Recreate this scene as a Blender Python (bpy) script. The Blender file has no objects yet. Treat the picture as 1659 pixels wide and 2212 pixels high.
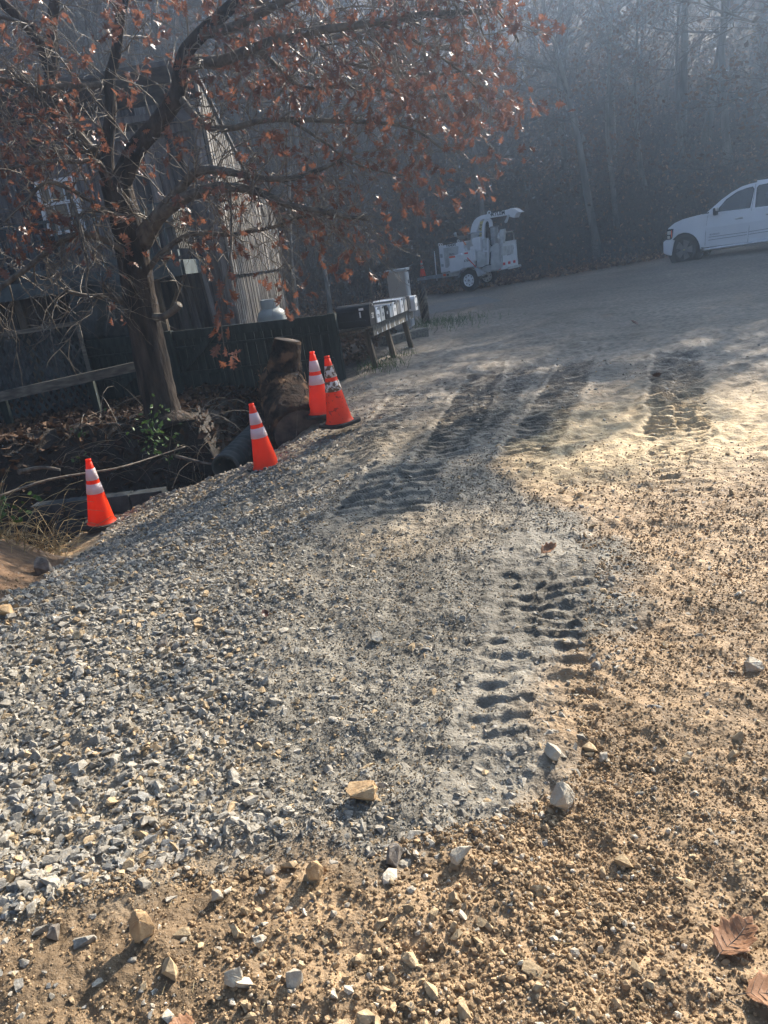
import bpy, bmesh, math, random
import numpy as np
from mathutils import Vector, Matrix, Euler
R=math.radians
rnd=random.Random(11); rs=np.random.RandomState(5)
S=bpy.context.scene; COL=S.collection
# ------------------------------------------------------------------ camera, world, sun, exposure
PITCH,ROLL,HC=18.4,8.5,1.6
W_,H_,F_=1659.,2212.,1661.
cp,sp=math.cos(R(PITCH)),math.sin(R(PITCH)); cr,sr=math.cos(R(ROLL)),math.sin(R(ROLL))
fwd=Vector((0,cp,-sp)); up0=Vector((0,sp,cp)); rt=Vector((cr,0,0))-sr*up0; up=cr*up0+Vector((sr,0,0))
cd=bpy.data.cameras.new('camera'); cam=bpy.data.objects.new('camera',cd); COL.objects.link(cam)
M=Matrix((rt,up,-fwd)).transposed().to_4x4(); M.translation=Vector((0,0,HC)); cam.matrix_world=M
cd.sensor_fit='VERTICAL'; cd.sensor_height=24; cd.lens=24*F_/H_; cd.clip_end=1000; cd.clip_start=.05
S.camera=cam
SUN_EL,SUN_AZ=33.,43.
sunv=Vector((math.sin(R(SUN_AZ))*math.cos(R(SUN_EL)),math.cos(R(SUN_AZ))*math.cos(R(SUN_EL)),math.sin(R(SUN_EL))))
wd=bpy.data.worlds.new('World'); S.world=wd; wd.use_nodes=True
nt=wd.node_tree; sky=nt.nodes.new('ShaderNodeTexSky'); sky.sky_type='NISHITA'; sky.sun_disc=False
sky.sun_elevation=R(SUN_EL); sky.sun_rotation=R(SUN_AZ)
nt.links.new(sky.outputs[0],nt.nodes['Background'].inputs[0]); nt.nodes['Background'].inputs[1].default_value=.05
sl=bpy.data.lights.new('sun','SUN'); sl.energy=5.0; sl.angle=R(.5); sl.color=(1,.89,.74)
so=bpy.data.objects.new('sun',sl); COL.objects.link(so); so.rotation_euler=sunv.to_track_quat('Z','Y').to_euler()
S.view_settings.view_transform='Standard'; S.view_settings.look='None'; S.view_settings.gamma=1
S.view_settings.exposure=1.75
S.cycles.max_bounces=6; S.cycles.volume_bounces=1; S.cycles.volume_step_rate=4
try: S.cycles.use_denoising=True
except Exception: pass
def ray(x,y): return fwd+rt*((x-W_/2)/F_)-up*((y-H_/2)/F_)
def at(x,y,Y):
    d=ray(x,y); return Vector((0,0,HC))+d*(Y/d.y)
def atz(x,y,z=0):
    d=ray(x,y); return Vector((0,0,HC))+d*((z-HC)/d.z)
# ------------------------------------------------------------------ helpers
def tag(o,label=None,cat=None,group=None,kind=None):
    if label: o['label']=label
    if cat: o['category']=cat
    if group: o['group']=group
    if kind: o['kind']=kind
    return o
def empty(name,loc=(0,0,0),rz=0,**k):
    o=bpy.data.objects.new(name,None); COL.objects.link(o); o.location=loc; o.rotation_euler=(0,0,rz); o.empty_display_size=.1
    return tag(o,**k)
def link(name,me,m,parent=None):
    o=bpy.data.objects.new(name,me); COL.objects.link(o)
    if m: me.materials.append(m)
    if parent: o.parent=parent
    return o
def copy_tree(o,parent=None):
    c=o.copy(); COL.objects.link(c); c.parent=parent
    for ch in list(o.children): copy_tree(ch,c)
    return c
def np_mesh(name,v,f,col=None,smooth=False):
    me=bpy.data.meshes.new(name); n=len(v); k=f.shape[1]
    me.vertices.add(n); me.vertices.foreach_set('co',np.ascontiguousarray(v,dtype=np.float32).ravel())
    me.loops.add(f.size); me.loops.foreach_set('vertex_index',np.ascontiguousarray(f,dtype=np.int32).ravel())
    me.polygons.add(len(f)); me.polygons.foreach_set('loop_start',np.arange(0,f.size,k,dtype=np.int32))
    try: me.polygons.foreach_set('loop_total',np.full(len(f),k,dtype=np.int32))
    except Exception: pass
    me.polygons.foreach_set('use_smooth',np.full(len(f),smooth,dtype=bool))
    me.update(calc_edges=True)
    if col is not None:
        a=me.attributes.new('Col','FLOAT_COLOR','POINT'); c=np.ones((n,4),np.float32); c[:,:3]=col
        a.data.foreach_set('color',c.ravel())
    return me
class MB:
    def __init__(s): s.v=[]; s.f=[]; s.sm=[]; s.mi=[]
    def add(s,vs,fs,sm=False,mi=0):
        b=len(s.v); s.v+=[tuple(p) for p in vs]; s.f+=[tuple(i+b for i in q) for q in fs]; s.sm+=[sm]*len(fs); s.mi+=[mi]*len(fs); return s
    def box(s,c,d,rot=None,mi=0):
        hx,hy,hz=[k/2 for k in d]; vs=[Vector((x,y,z)) for x in(-hx,hx) for y in(-hy,hy) for z in(-hz,hz)]
        if rot is not None: vs=[rot@p for p in vs]
        c=Vector(c); return s.add([p+c for p in vs],[(0,1,3,2),(4,6,7,5),(0,4,5,1),(2,3,7,6),(0,2,6,4),(1,5,7,3)],mi=mi)
    def bar(s,a,b,w,t,upv=(0,0,1),mi=0):
        a=Vector(a); b=Vector(b); x=(b-a); L=x.length; x.normalize(); z=Vector(upv); y=z.cross(x); 
        if y.length<1e-4: y=Vector((0,1,0)).cross(x)
        y.normalize(); z=x.cross(y); rot=Matrix((x,y,z)).transposed(); return s.box((a+b)/2,(L,w,t),rot,mi)
    def tube(s,pts,rad,n=8,cap=True,sm=True,mi=0,jit=0):
        pts=[Vector(p) for p in pts]
        if not hasattr(rad,'__len__'): rad=[rad]*len(pts)
        vs=[];fs=[];px=None
        for i,p in enumerate(pts):
            t=(pts[min(i+1,len(pts)-1)]-pts[max(i-1,0)]).normalized()
            if px is None: px=t.orthogonal().normalized()
            px=(px-t*px.dot(t)); px=px.normalized() if px.length>1e-5 else t.orthogonal().normalized()
            py=t.cross(px)
            for k in range(n):
                a=2*math.pi*k/n; rr=rad[i]*(1+jit*(rnd.random()-.5)); vs.append(p+(px*math.cos(a)+py*math.sin(a))*rr)
        for i in range(len(pts)-1):
            for k in range(n): fs.append((i*n+k,i*n+(k+1)%n,(i+1)*n+(k+1)%n,(i+1)*n+k))
        s.add(vs,fs,sm,mi)
        if cap and n>3:
            s.add(vs[:n],[tuple(range(n-1,-1,-1))],False,mi); s.add(vs[-n:],[tuple(range(n))],False,mi)
        return s
    def prism(s,poly,y0,y1,axis='y',mi=0):
        n=len(poly); 
        def P(a,b,t): return (a,t,b) if axis=='y' else ((t,a,b) if axis=='x' else (a,b,t))
        vs=[P(a,b,y0) for a,b in poly]+[P(a,b,y1) for a,b in poly]
        fs=[tuple(range(n)),tuple(range(2*n-1,n-1,-1))]+[(i,i+n,(i+1)%n+n,(i+1)%n) for i in range(n)]
        return s.add(vs,fs,mi=mi)
    def lathe(s,prof,n=24,c=(0,0,0),ax='z',mi=0,sm=True):
        vs=[];fs=[]
        for r,z in prof:
            for k in range(n):
                a=2*math.pi*k/n; x,y=r*math.cos(a),r*math.sin(a)
                p=(x,y,z) if ax=='z' else ((x,z,y) if ax=='y' else (z,x,y)); vs.append((p[0]+c[0],p[1]+c[1],p[2]+c[2]))
        for i in range(len(prof)-1):
            for k in range(n): fs.append((i*n+k,i*n+(k+1)%n,(i+1)*n+(k+1)%n,(i+1)*n+k))
        return s.add(vs,fs,sm,mi)
    def build(s,name,m=None,parent=None,bevel=0,fix=True):
        me=bpy.data.meshes.new(name); me.from_pydata(s.v,[],s.f); me.polygons.foreach_set('use_smooth',s.sm); 
        me.polygons.foreach_set('material_index',s.mi)
        if fix and len(s.f)<60000:
            bm=bmesh.new(); bm.from_mesh(me); bmesh.ops.remove_doubles(bm,verts=bm.verts,dist=1e-5) if not bevel else None
            bmesh.ops.recalc_face_normals(bm,faces=bm.faces); bm.to_mesh(me); bm.free()
        me.update()
        o=link(name,me,None,parent)
        for q in (m if isinstance(m,(list,tuple)) else [m]):
            if q: me.materials.append(q)
        if bevel:
            b=o.modifiers.new('bevel','BEVEL'); b.width=bevel; b.segments=2; b.limit_method='ANGLE'; b.angle_limit=R(40)
        return o
# value noise
def _h(ix,iy,sd):
    n=(ix.astype(np.int64)*374761393+iy.astype(np.int64)*668265263+sd*1442695041)&0x7fffffff
    n=((n^(n>>13))*1274126177)&0x7fffffff; return ((n^(n>>16))&0xffff)/65535.*2-1
def vn(x,y,sc,sd=0):
    x=np.asarray(x)/sc; y=np.asarray(y)/sc; ix=np.floor(x); iy=np.floor(y); fx=x-ix; fy=y-iy
    fx=fx*fx*(3-2*fx); fy=fy*fy*(3-2*fy)
    a=_h(ix,iy,sd);b=_h(ix+1,iy,sd);c=_h(ix,iy+1,sd);d=_h(ix+1,iy+1,sd)
    return (a*(1-fx)+b*fx)*(1-fy)+(c*(1-fx)+d*fx)*fy
def ss(a,b,x):
    t=np.clip((x-a)/(b-a),0,1); return t*t*(3-2*t)
# ------------------------------------------------------------------ materials
def nd(nt,t,**k):
    n=nt.nodes.new(t)
    for a,b in k.items():
        if a in n.inputs.keys() if hasattr(n.inputs,'keys') else False: n.inputs[a].default_value=b
        else: setattr(n,a,b)
    return n
def mat(name,c1,c2=None,scale=5,rough=.8,bump=0,bscale=None,stretch=(1,1,1),attr=False,metal=0,spec=.3,lo=.35,hi=.65,trans=0,tcol=None,detail=6,coat=0,c3=None,s3=2,lo3=.5,hi3=.6):
    m=bpy.data.materials.new(name); m.use_nodes=True; nt=m.node_tree; L=nt.links.new; b=nt.nodes['Principled BSDF']
    b.inputs['Roughness'].default_value=rough; b.inputs['Metallic'].default_value=metal; b.inputs['Specular IOR Level'].default_value=spec
    b.inputs['Coat Weight'].default_value=coat
    tc=nt.nodes.new('ShaderNodeTexCoord'); mp=nt.nodes.new('ShaderNodeMapping'); mp.inputs['Scale'].default_value=stretch; L(tc.outputs['Object'],mp.inputs[0])
    nz=nt.nodes.new('ShaderNodeTexNoise'); nz.inputs['Scale'].default_value=scale; nz.inputs['Detail'].default_value=detail; L(mp.outputs[0],nz.inputs['Vector'])
    cr=nt.nodes.new('ShaderNodeValToRGB'); cr.color_ramp.elements[0].position=lo; cr.color_ramp.elements[1].position=hi
    c2=c2 or c1; cr.color_ramp.elements[0].color=(*c1,1); cr.color_ramp.elements[1].color=(*c2,1); L(nz.outputs['Fac'],cr.inputs[0])
    out=cr.outputs[0]
    if attr:
        at_=nt.nodes.new('ShaderNodeAttribute'); at_.attribute_name='Col'; mx=nt.nodes.new('ShaderNodeMix'); mx.data_type='RGBA'; mx.blend_type='MULTIPLY'
        mx.inputs['Factor'].default_value=1; L(at_.outputs['Color'],mx.inputs[6]); L(out,mx.inputs[7]); out=mx.outputs[2]
    if c3:
        n3=nt.nodes.new('ShaderNodeTexNoise'); n3.inputs['Scale'].default_value=s3; n3.inputs['Detail'].default_value=5; L(tc.outputs['Object'],n3.inputs['Vector'])
        r3=nt.nodes.new('ShaderNodeMapRange'); r3.inputs[1].default_value=lo3; r3.inputs[2].default_value=hi3; L(n3.outputs['Fac'],r3.inputs[0])
        mx=nt.nodes.new('ShaderNodeMix'); mx.data_type='RGBA'; L(r3.outputs[0],mx.inputs['Factor']); L(out,mx.inputs[6]); mx.inputs[7].default_value=(*c3,1); out=mx.outputs[2]
    L(out,b.inputs['Base Color'])
    if bump:
        bn=nt.nodes.new('ShaderNodeTexNoise'); bn.inputs['Scale'].default_value=bscale or scale*3; bn.inputs['Detail'].default_value=6; L(mp.outputs[0],bn.inputs['Vector'])
        bp=nt.nodes.new('ShaderNodeBump'); bp.inputs['Strength'].default_value=1; bp.inputs['Distance'].default_value=bump; L(bn.outputs['Fac'],bp.inputs['Height']); L(bp.outputs[0],b.inputs['Normal'])
    if trans:
        tb=nt.nodes.new('ShaderNodeBsdfTranslucent'); ms=nt.nodes.new('ShaderNodeMixShader'); ms.inputs[0].default_value=trans
        if tcol: tb.inputs[0].default_value=(*tcol,1)
        else: L(out,tb.inputs[0])
        L(b.outputs[0],ms.inputs[1]); L(tb.outputs[0],ms.inputs[2]); L(ms.outputs[0],nt.nodes['Material Output'].inputs['Surface'])
    return m
m_ground=mat('ground_soil',(.62,.62,.62),(1.25,1.25,1.25),scale=14,rough=.75,bump=.012,bscale=60,attr=True,spec=.3,detail=10)
m_stone=mat('crushed_stone',(.7,.7,.7),(1.2,1.2,1.2),scale=60,rough=.9,bump=.002,bscale=160,attr=True,spec=.2)
m_litter=mat('leaf_litter',(.7,.7,.7),(1.25,1.25,1.25),scale=9,rough=.7,attr=True,spec=.25,trans=.15)
m_rock=mat('rock_grey',(.36,.31,.24),(.52,.46,.36),scale=14,rough=.95,bump=.006,bscale=50)
m_rock_t=mat('rock_tan',(.36,.23,.12),(.52,.36,.2),scale=16,rough=.95,bump=.006,bscale=45)
m_rock_d=mat('rock_dark',(.14,.12,.1),(.26,.22,.18),scale=20,rough=.95,bump=.006,bscale=45)
m_bark=mat('oak_bark',(.022,.018,.016),(.085,.066,.053),scale=9,rough=.95,bump=.05,bscale=14,stretch=(1,1,.22),spec=.15,lo=.38,hi=.68)
m_limb=mat('limb_bark',(.06,.05,.042),(.17,.145,.115),scale=12,rough=.8,bump=.012,bscale=30,stretch=(1,1,.5),spec=.3)
m_twig=mat('twig_bark',(.09,.072,.055),(.22,.185,.14),scale=20,rough=.6,spec=.4)
m_leaf=mat('oak_leaf',(.12,.05,.032),(.25,.098,.052),scale=3.2,rough=.36,spec=.55,trans=.42,lo=.3,hi=.7)
m_ftrunk=mat('forest_bark',(.11,.10,.088),(.24,.22,.19),scale=4,rough=.95,bump=.03,bscale=8,stretch=(1,1,.25))
m_ftwig=mat('forest_twig',(.075,.06,.05),(.14,.115,.095),scale=6,rough=.9)
m_fleaf=mat('forest_leaf',(.10,.05,.025),(.2,.095,.04),scale=2,rough=.6,trans=.35)
m_board=mat('weathered_board',(.06,.055,.055),(.19,.175,.17),scale=3,rough=.92,bump=.01,bscale=10,stretch=(6,6,.5),spec=.15,lo=.3,hi=.7)
m_boardl=mat('silvered_board',(.05,.046,.043),(.24,.22,.195),scale=3,rough=.85,bump=.01,bscale=10,stretch=(7,7,.4),spec=.2,lo=.3,hi=.7)
m_board2=mat('weathered_board_dark',(.03,.028,.03),(.10,.092,.09),scale=3,rough=.92,bump=.01,bscale=10,stretch=(6,6,.5),spec=.15)
m_board3=mat('weathered_board_pale',(.10,.095,.095),(.26,.245,.24),scale=3,rough=.92,bump=.01,bscale=10,stretch=(6,6,.5),spec=.15)
m_boardl2=mat('silvered_board_pale',(.10,.094,.085),(.36,.33,.295),scale=3,rough=.85,bump=.01,bscale=10,stretch=(7,7,.4),spec=.2)
m_deck=mat('blue_grey_paint',(.045,.06,.065),(.10,.125,.13),scale=5,rough=.8,bump=.004)
m_fence=mat('dark_stained_fence',(.012,.018,.016),(.035,.046,.04),scale=4,rough=.9,bump=.006,bscale=14,stretch=(5,5,.4))
m_post=mat('post_wood',(.06,.046,.032),(.16,.12,.08),scale=5,rough=.9,bump=.006,bscale=16,stretch=(5,5,.4))
m_oldwood=mat('grey_wood',(.075,.07,.06),(.18,.17,.145),scale=5,rough=.9,bump=.005,bscale=16,stretch=(.6,5,5))
m_logbark=mat('log_bark',(.014,.011,.01),(.07,.045,.03),scale=5,rough=.95,bump=.05,bscale=10,spec=.1,c3=(.15,.09,.052),s3=3.5,lo3=.53,hi3=.6)
m_logcut=mat('sawn_end',(.06,.05,.045),(.15,.115,.09),scale=8,rough=.9,bump=.01)
m_orange=mat('cone_orange',(1,.075,.012),(.92,.06,.01),scale=5,rough=.4,spec=.4,trans=.45,tcol=(1,.10,.015))
m_orange_d=mat('cone_orange_scuffed',(1,.075,.012),(.9,.06,.01),scale=5,rough=.5,spec=.4,trans=.42,tcol=(1,.1,.015),c3=(.08,.03,.015),s3=22,lo3=.60,hi3=.64)
m_collar=mat('cone_collar',(.72,.68,.68),(.8,.77,.77),scale=8,rough=.4,trans=.3)
m_collar_d=mat('cone_collar_worn',(.68,.65,.6),(.74,.7,.66),scale=8,rough=.6,trans=.2,c3=(.18,.11,.06),s3=30,lo3=.46,hi3=.52)
m_rubber=mat('black_rubber',(.012,.012,.012),(.03,.028,.026),scale=12,rough=.8)
m_black=mat('black_plastic',(.012,.013,.015),(.02,.021,.024),scale=5,rough=.5)
m_white=mat('white_paint',(.70,.72,.74),(.80,.81,.83),scale=3,rough=.4,spec=.5,coat=.15)
m_car=mat('white_car_paint',(.70,.71,.74),(.76,.77,.8),scale=1.5,rough=.28,spec=.5,coat=.6)
m_cream=mat('dusty_white_paint',(.42,.43,.42),(.6,.61,.6),scale=5,rough=.6)
m_grey=mat('grey_paint',(.20,.2,.2),(.3,.3,.3),scale=4,rough=.5)
m_steel=mat('bright_steel',(.55,.55,.55),(.7,.7,.7),scale=10,rough=.3,metal=1)
m_alloy=mat('dusty_alloy',(.13,.13,.13),(.2,.2,.2),scale=8,rough=.4,metal=.5)
m_glass=mat('dark_glass',(.012,.016,.02),(.02,.025,.03),scale=2,rough=.06,spec=.8)
m_red=mat('red_reflector',(.6,.02,.015),(.7,.03,.02),scale=8,rough=.35)
m_amber=mat('amber_lens',(.85,.16,.05),(.8,.12,.04),scale=8,rough=.3)
m_yellow=mat('yellow_sign',(.62,.5,.16),(.7,.6,.25),scale=8,rough=.6)
m_ink=mat('black_lettering',(.015,.015,.018),rough=.6)
m_inkg=mat('grey_lettering',(.14,.14,.16),rough=.4)
m_bluegrey=mat('galvanised',(.32,.35,.38),(.5,.53,.56),scale=6,rough=.45,metal=.3)
m_tan=mat('cabinet_tan',(.30,.27,.24),(.36,.33,.29),scale=3,rough=.7)
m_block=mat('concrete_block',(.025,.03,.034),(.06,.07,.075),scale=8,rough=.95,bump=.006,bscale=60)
m_pipe=mat('ribbed_pipe',(.035,.045,.045),(.08,.09,.085),scale=5,rough=.7)
m_tank=mat('tank_paint',(.26,.27,.26),(.36,.37,.35),scale=5,rough=.5)
m_tarp=mat('grey_tarp',(.022,.027,.028),(.065,.075,.075),scale=4,rough=.8,bump=.02,bscale=8)
m_grass=mat('dry_grass',(.28,.2,.1),(.5,.4,.22),scale=8,rough=.7,trans=.3)
m_green=mat('green_leaf',(.03,.07,.015),(.09,.16,.04),scale=6,rough=.5,trans=.3)
m_asphalt=mat('asphalt',(.15,.145,.135),(.2,.19,.175),scale=10,rough=.95,bump=.004,bscale=90)
m_winw=mat('window_white',(.62,.64,.66),(.74,.75,.76),scale=8,rough=.6)
m_curtain=mat('window_pane',(.12,.085,.05),(.2,.15,.1),scale=3,rough=.15,spec=.6)
m_bigleaf=mat('fallen_leaf',(.30,.15,.075),(.46,.25,.14),scale=18,rough=.6,trans=.3,bump=.002,bscale=60)
m_roof=mat('old_roof',(.05,.045,.045),(.12,.11,.11),scale=6,rough=.9)
# ------------------------------------------------------------------ terrain
EDGE=np.array([(-9,5.6),(-4.6,7.2),(-3.2,8.0),(-2.2,8.12),(-1.2,8.05),(-.75,8.6),(-.5,9.6),(-.35,10.8),(-.1,12)])
GRAVEL=np.array([(-7,1.4),(-1.3,1.66),(-.82,1.77),(-.45,1.78),(-.12,1.74),(.2,1.78),(.45,1.93),(.6,2.3),(.78,2.7),(.95,3.07),(1.12,3.6),(1.05,4.4),(.95,5.0),(.85,5.61),(1.5,6.4),(2.3,7.6),(3.2,8.6),(2.4,10.5),(1.2,11.4),(0,12),(-.3,9.5),(-.6,8.6),(-1.2,8.1),(-2.2,8.15),(-3.1,7.95),(-2.78,6.6),(-2.4,5.2),(-2.17,3.9),(-2.7,3.0),(-7,2.4)])
def segdist(x,y,P,closed=False):
    best=np.full(x.shape,1e9); sign=np.zeros(x.shape); n=len(P)
    for i in range(n if closed else n-1):
        a=P[i];b=P[(i+1)%n]; dx,dy=b-a; l2=dx*dx+dy*dy
        t=np.clip(((x-a[0])*dx+(y-a[1])*dy)/l2,0,1); ex=x-a[0]-t*dx; ey=y-a[1]-t*dy; d=np.hypot(ex,ey)
        cr_=dx*(y-a[1])-dy*(x-a[0]); up_=d<best-1e-9; best=np.where(up_,d,best); sign=np.where(up_,np.sign(cr_),sign)
    return best,sign
def inside(x,y,P):
    r=np.zeros(x.shape,bool); n=len(P)
    for i in range(n):
        a=P[i];b=P[(i+1)%n]
        if a[1]==b[1]: continue
        c=((a[1]>y)!=(b[1]>y))&(x<(b[0]-a[0])*(y-a[1])/(b[1]-a[1])+a[0]); r^=c
    return r
def tread(x,y):
    m=np.zeros(x.shape)
    for (a,b,w,spc,dp) in TR:
        a=np.array(a);b=np.array(b);L=np.hypot(*(b-a));u=(b-a)/L; t=(x-a[0])*u[0]+(y-a[1])*u[1]; q=-(x-a[0])*u[1]+(y-a[1])*u[0]
        m=np.maximum(m,ss(w/2+.04,w/2-.04,np.abs(q))*ss(-.1,.6,t)*ss(L+.1,L-.8,t))
    return m
def gravel_sd(x,y):
    d,_=segdist(x,y,GRAVEL,True); return np.where(inside(x,y,GRAVEL),d,-d)
def toe(x): return 22+7.2*ss(-7,4,x)+1.2*ss(4,30,x)-3*ss(-8,-25,x)
TR=[((.30,1.95),(.86,3.95),.46,.105,.028),((-.14,4.5),(.3,6.3),.62,.17,.05),((.42,5.7),(1.9,11.2),.42,.11,.05),((1.02,5.4),(3.1,10.8),.42,.11,.05),((2.2,5.4),(4.0,9.8),.5,.12,.05),((1.7,4.0),(2.6,6.6),.36,.12,.022),((1.5,2.4),(2.1,3.8),.3,.09,.012),((.75,6.2),(2.4,10.8),.34,.11,.034),((-.3,6.2),(.9,10.6),.4,.11,.03)]
def hgt(x,y,fine=True):
    x=np.asarray(x,float); y=np.asarray(y,float)
    z=-.25*np.maximum(0,-x+.05*vn(x,y,1.3,3))*ss(3.5,7.5,y)*(1-ss(7.5,13,y))
    z+=.03*vn(x,y,2.6,1)*ss(0,6,np.hypot(x,y))
    d,s=segdist(x,y,EDGE); sd=d*s
    dep=1.15*ss(-.25,-1.6,x)+.15*ss(.2,-.4,x)
    z=z-dep*ss(-.02,.45,sd)*(1-ss(.75,1.9,sd))*(1-ss(10,12,y))
    bank=ss(1.2,2.2,sd); zb=.05+.06*vn(x,y,1.7,8)
    z=z*(1-bank)+np.where(bank>0,zb,0)*bank
    xb=np.interp(y,[2.6,3.2,3.9,5.2,6.6,7.4],[-3.2,-2.6,-2.17,-2.4,-2.78,-3.1]); bm=ss(0,.75,xb-x)*ss(2.6,3.6,y)*(1-ss(7.0,7.6,y))
    z=z+bm*(.42+.06*vn(x,y,.5,6))*(1-ss(1.6,3.2,xb-x)*.5)
    h=np.maximum(0,y-toe(x)); hill=.62*h*ss(0,5,h)*np.where(h>28,28/np.maximum(h,1)+.45*(h-28)/np.maximum(h,1)/.62,1)
    z=z+np.minimum(hill,26+0*x)*(1+.05*vn(x,y,9,12))+.5*vn(x,y,6,4)*ss(2,9,h)
    z+=.02*np.maximum(0,x-7)*ss(12,20,y)*(1-ss(27,32,y))
    if fine:
        rr=np.hypot(x,y); near=1-ss(9,20,rr)
        gs=gravel_sd(x,y); g=ss(-.08,.1,gs)
        z+=near*(.02*vn(x,y,.55,21)+.016*vn(x,y,.2,22)+.012*vn(x,y,.085,23)+.008*vn(x,y,.038,24)+.0035*vn(x,y,.018,25)*(1-ss(3,6,rr)))
        far=ss(5,9,rr)*(1-ss(24,32,y)); z+=far*(.018*np.maximum(0,vn(x,y,.35,31))+.02*vn(x,y,1.1,33))
        for (a,b,w,spc,dp) in TR:
            a=np.array(a);b=np.array(b);L=np.hypot(*(b-a));u=(b-a)/L
            t=(x-a[0])*u[0]+(y-a[1])*u[1]; q=-(x-a[0])*u[1]+(y-a[1])*u[0]
            q2=q+.04*vn(x,y,.4,41); t2=t+.022*vn(x,y,.35,42)+.012*vn(x,y,.09,44)+.5*spc*(q2>.05*vn(x,y,.25,46))*(w>.44)+.08*q2
            ph=(t2/spc)%1.; bar=np.where(ph<.16,ph/.16,1-.9*(ph-.16)/.84)
            msk=ss(w/2+.02,w/2-.03,np.abs(q2))*ss(-.1,.6,t)*ss(L+.1,L-.8,t)*(.5+.5*ss(-.5,.15,vn(x,y,.25,43)+.4*vn(x,y,.7,47)))
            z=z+msk*dp*(bar-.75)
            z+=.45*dp*np.exp(-((np.abs(q2)-w/2-.04)/.035)**2)*ss(-.1,.2,t)*ss(L+.1,L-.2,t)*(.5+.5*vn(x,y,.13,45))
    return z
def hz(x,y): return float(hgt(np.array([x]),np.array([y]))[0])
def ground_col(x,y):
    n=x.shape; rr=np.hypot(x,y)
    gs=gravel_sd(x,y)+(.18+.3*ss(3.5,5,y))*vn(x,y,.6,51)+.08*vn(x,y,.17,52); g=ss(-.12,.16,gs)
    soil=np.array([.32,.215,.12])[:,None]*(1+.18*vn(x,y,.9,53)); soil=soil*(1-.25*ss(.1,.6,vn(x,y,.7,54)))
    soil=soil*(1-.38*ss(-.35,-.65,x)*ss(2.1,1.7,y))
    grv=np.array([.19,.168,.132])[:,None]*(1+.16*vn(x,y,.5,55)); tanp=ss(.15,.6,vn(x,y,1.1,56)+.25*ss(-.3,.8,x)); grv=grv*(1-.35*ss(.0,.5,vn(x,y,.8,65)+.5*np.exp(-((x+.05-.1*(y-3))/.35)**2)-.15)); grv=grv*(1-tanp*.5)+np.array([.33,.25,.155])[:,None]*tanp*.5
    far=np.array([.20,.17,.135])[:,None]*(1+.2*vn(x,y,1.4,57)+.12*vn(x,y,.35,58)); f=ss(6.5,10,y+.3*x)
    sand=np.array([.46,.34,.19])[:,None]*(1+.12*vn(x,y,.8,61)); sm=ss(4.2,5.4,y)*(1-f)*ss(.6,1.3,x); soil=soil*(1-sm)+sand*sm
    c=soil*(1-g)+grv*g; c=c*(1-f)+far*f
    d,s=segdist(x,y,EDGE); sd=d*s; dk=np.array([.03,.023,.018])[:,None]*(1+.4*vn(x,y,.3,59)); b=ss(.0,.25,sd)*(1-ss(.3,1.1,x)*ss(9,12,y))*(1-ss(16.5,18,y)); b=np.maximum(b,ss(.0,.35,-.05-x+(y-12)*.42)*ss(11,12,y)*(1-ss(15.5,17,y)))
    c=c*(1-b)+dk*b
    xb=np.interp(y,[2.6,3.2,3.9,5.2,6.6,7.4],[-3.2,-2.6,-2.17,-2.4,-2.78,-3.1]); bm=ss(-.1,.1,xb-x)*ss(2.6,3.2,y)*(1-ss(6.2,7.2,y))
    c=c*(1-bm)+np.array([.16,.095,.052])[:,None]*(1+.3*vn(x,y,.12,64))*bm
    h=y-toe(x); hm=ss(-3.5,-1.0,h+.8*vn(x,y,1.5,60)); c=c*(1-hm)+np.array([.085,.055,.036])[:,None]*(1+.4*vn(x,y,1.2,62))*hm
    return c.T
def make_ground():
    th=np.concatenate([np.linspace(-40,40,616),np.linspace(40,320,112)[1:-1]]); th=np.radians(th); nth=len(th)
    r=[.35]; 
    while r[-1]<22: r.append(r[-1]*(1.0055 if r[-1]<2.2 or r[-1]>10 else (1.004 if r[-1]<4.4 else 1.0024)))
    while r[-1]<130: r.append(r[-1]*1.03)
    r=np.array(r); Rr,T=np.meshgrid(r,th,indexing='ij'); x=(Rr*np.sin(T)).ravel(); y=(Rr*np.cos(T)).ravel()
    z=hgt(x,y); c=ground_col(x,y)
    i=np.arange(len(r)-1)[:,None]*nth; j=np.arange(nth)[None,:]; jn=(j+1)%nth
    f=np.stack([i+j,i+jn,i+nth+jn,i+nth+j],-1).reshape(-1,4)[:,::-1]
    v=np.stack([x,y,z],-1)
    # closing disc under the camera
    v=np.vstack([v,[[0,0,float(z[:nth].mean())]]]); c=np.vstack([c,c[:1]])
    me=np_mesh('ground',v,f,c,True)
    o=link('ground',me,m_ground); tag(o,kind='structure')
    d=MB(); d.lathe([(.001,0),(.36,0)],24,(0,0,float(z[:nth].mean())-.012))
    o2=d.build('ground_disc',m_ground); tag(o2,kind='structure')
    a=o2.data.attributes.new('Col','FLOAT_COLOR','POINT'); a.data.foreach_set('color',np.tile([.36,.225,.105,1],len(o2.data.vertices)))
make_ground()
# asphalt lane behind the mailboxes
def make_lane():
    cl=[(-30,17.0),(-12,18.6),(-5,19.8),(-1.5,20.6),(2,21.2),(3.8,21.8)]; n=60; P=[]
    xs=np.linspace(-30,3.8,n); ys=np.interp(xs,[p[0] for p in cl],[p[1] for p in cl]); vs=[];fs=[]
    m=6
    for i in range(n):
        for k in range(m):
            y=ys[i]-1.5+3.0*k/(m-1); vs.append((xs[i],y,float(hgt(np.array([xs[i]]),np.array([y]))[0])+.008))
    for i in range(n-1):
        for k in range(m-1): a=i*m+k; fs.append((a,a+m,a+m+1,a+1))
    b=MB(); b.add(vs,fs,True); tag(b.build('lane_road',m_asphalt),kind='structure')
make_lane()
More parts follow.
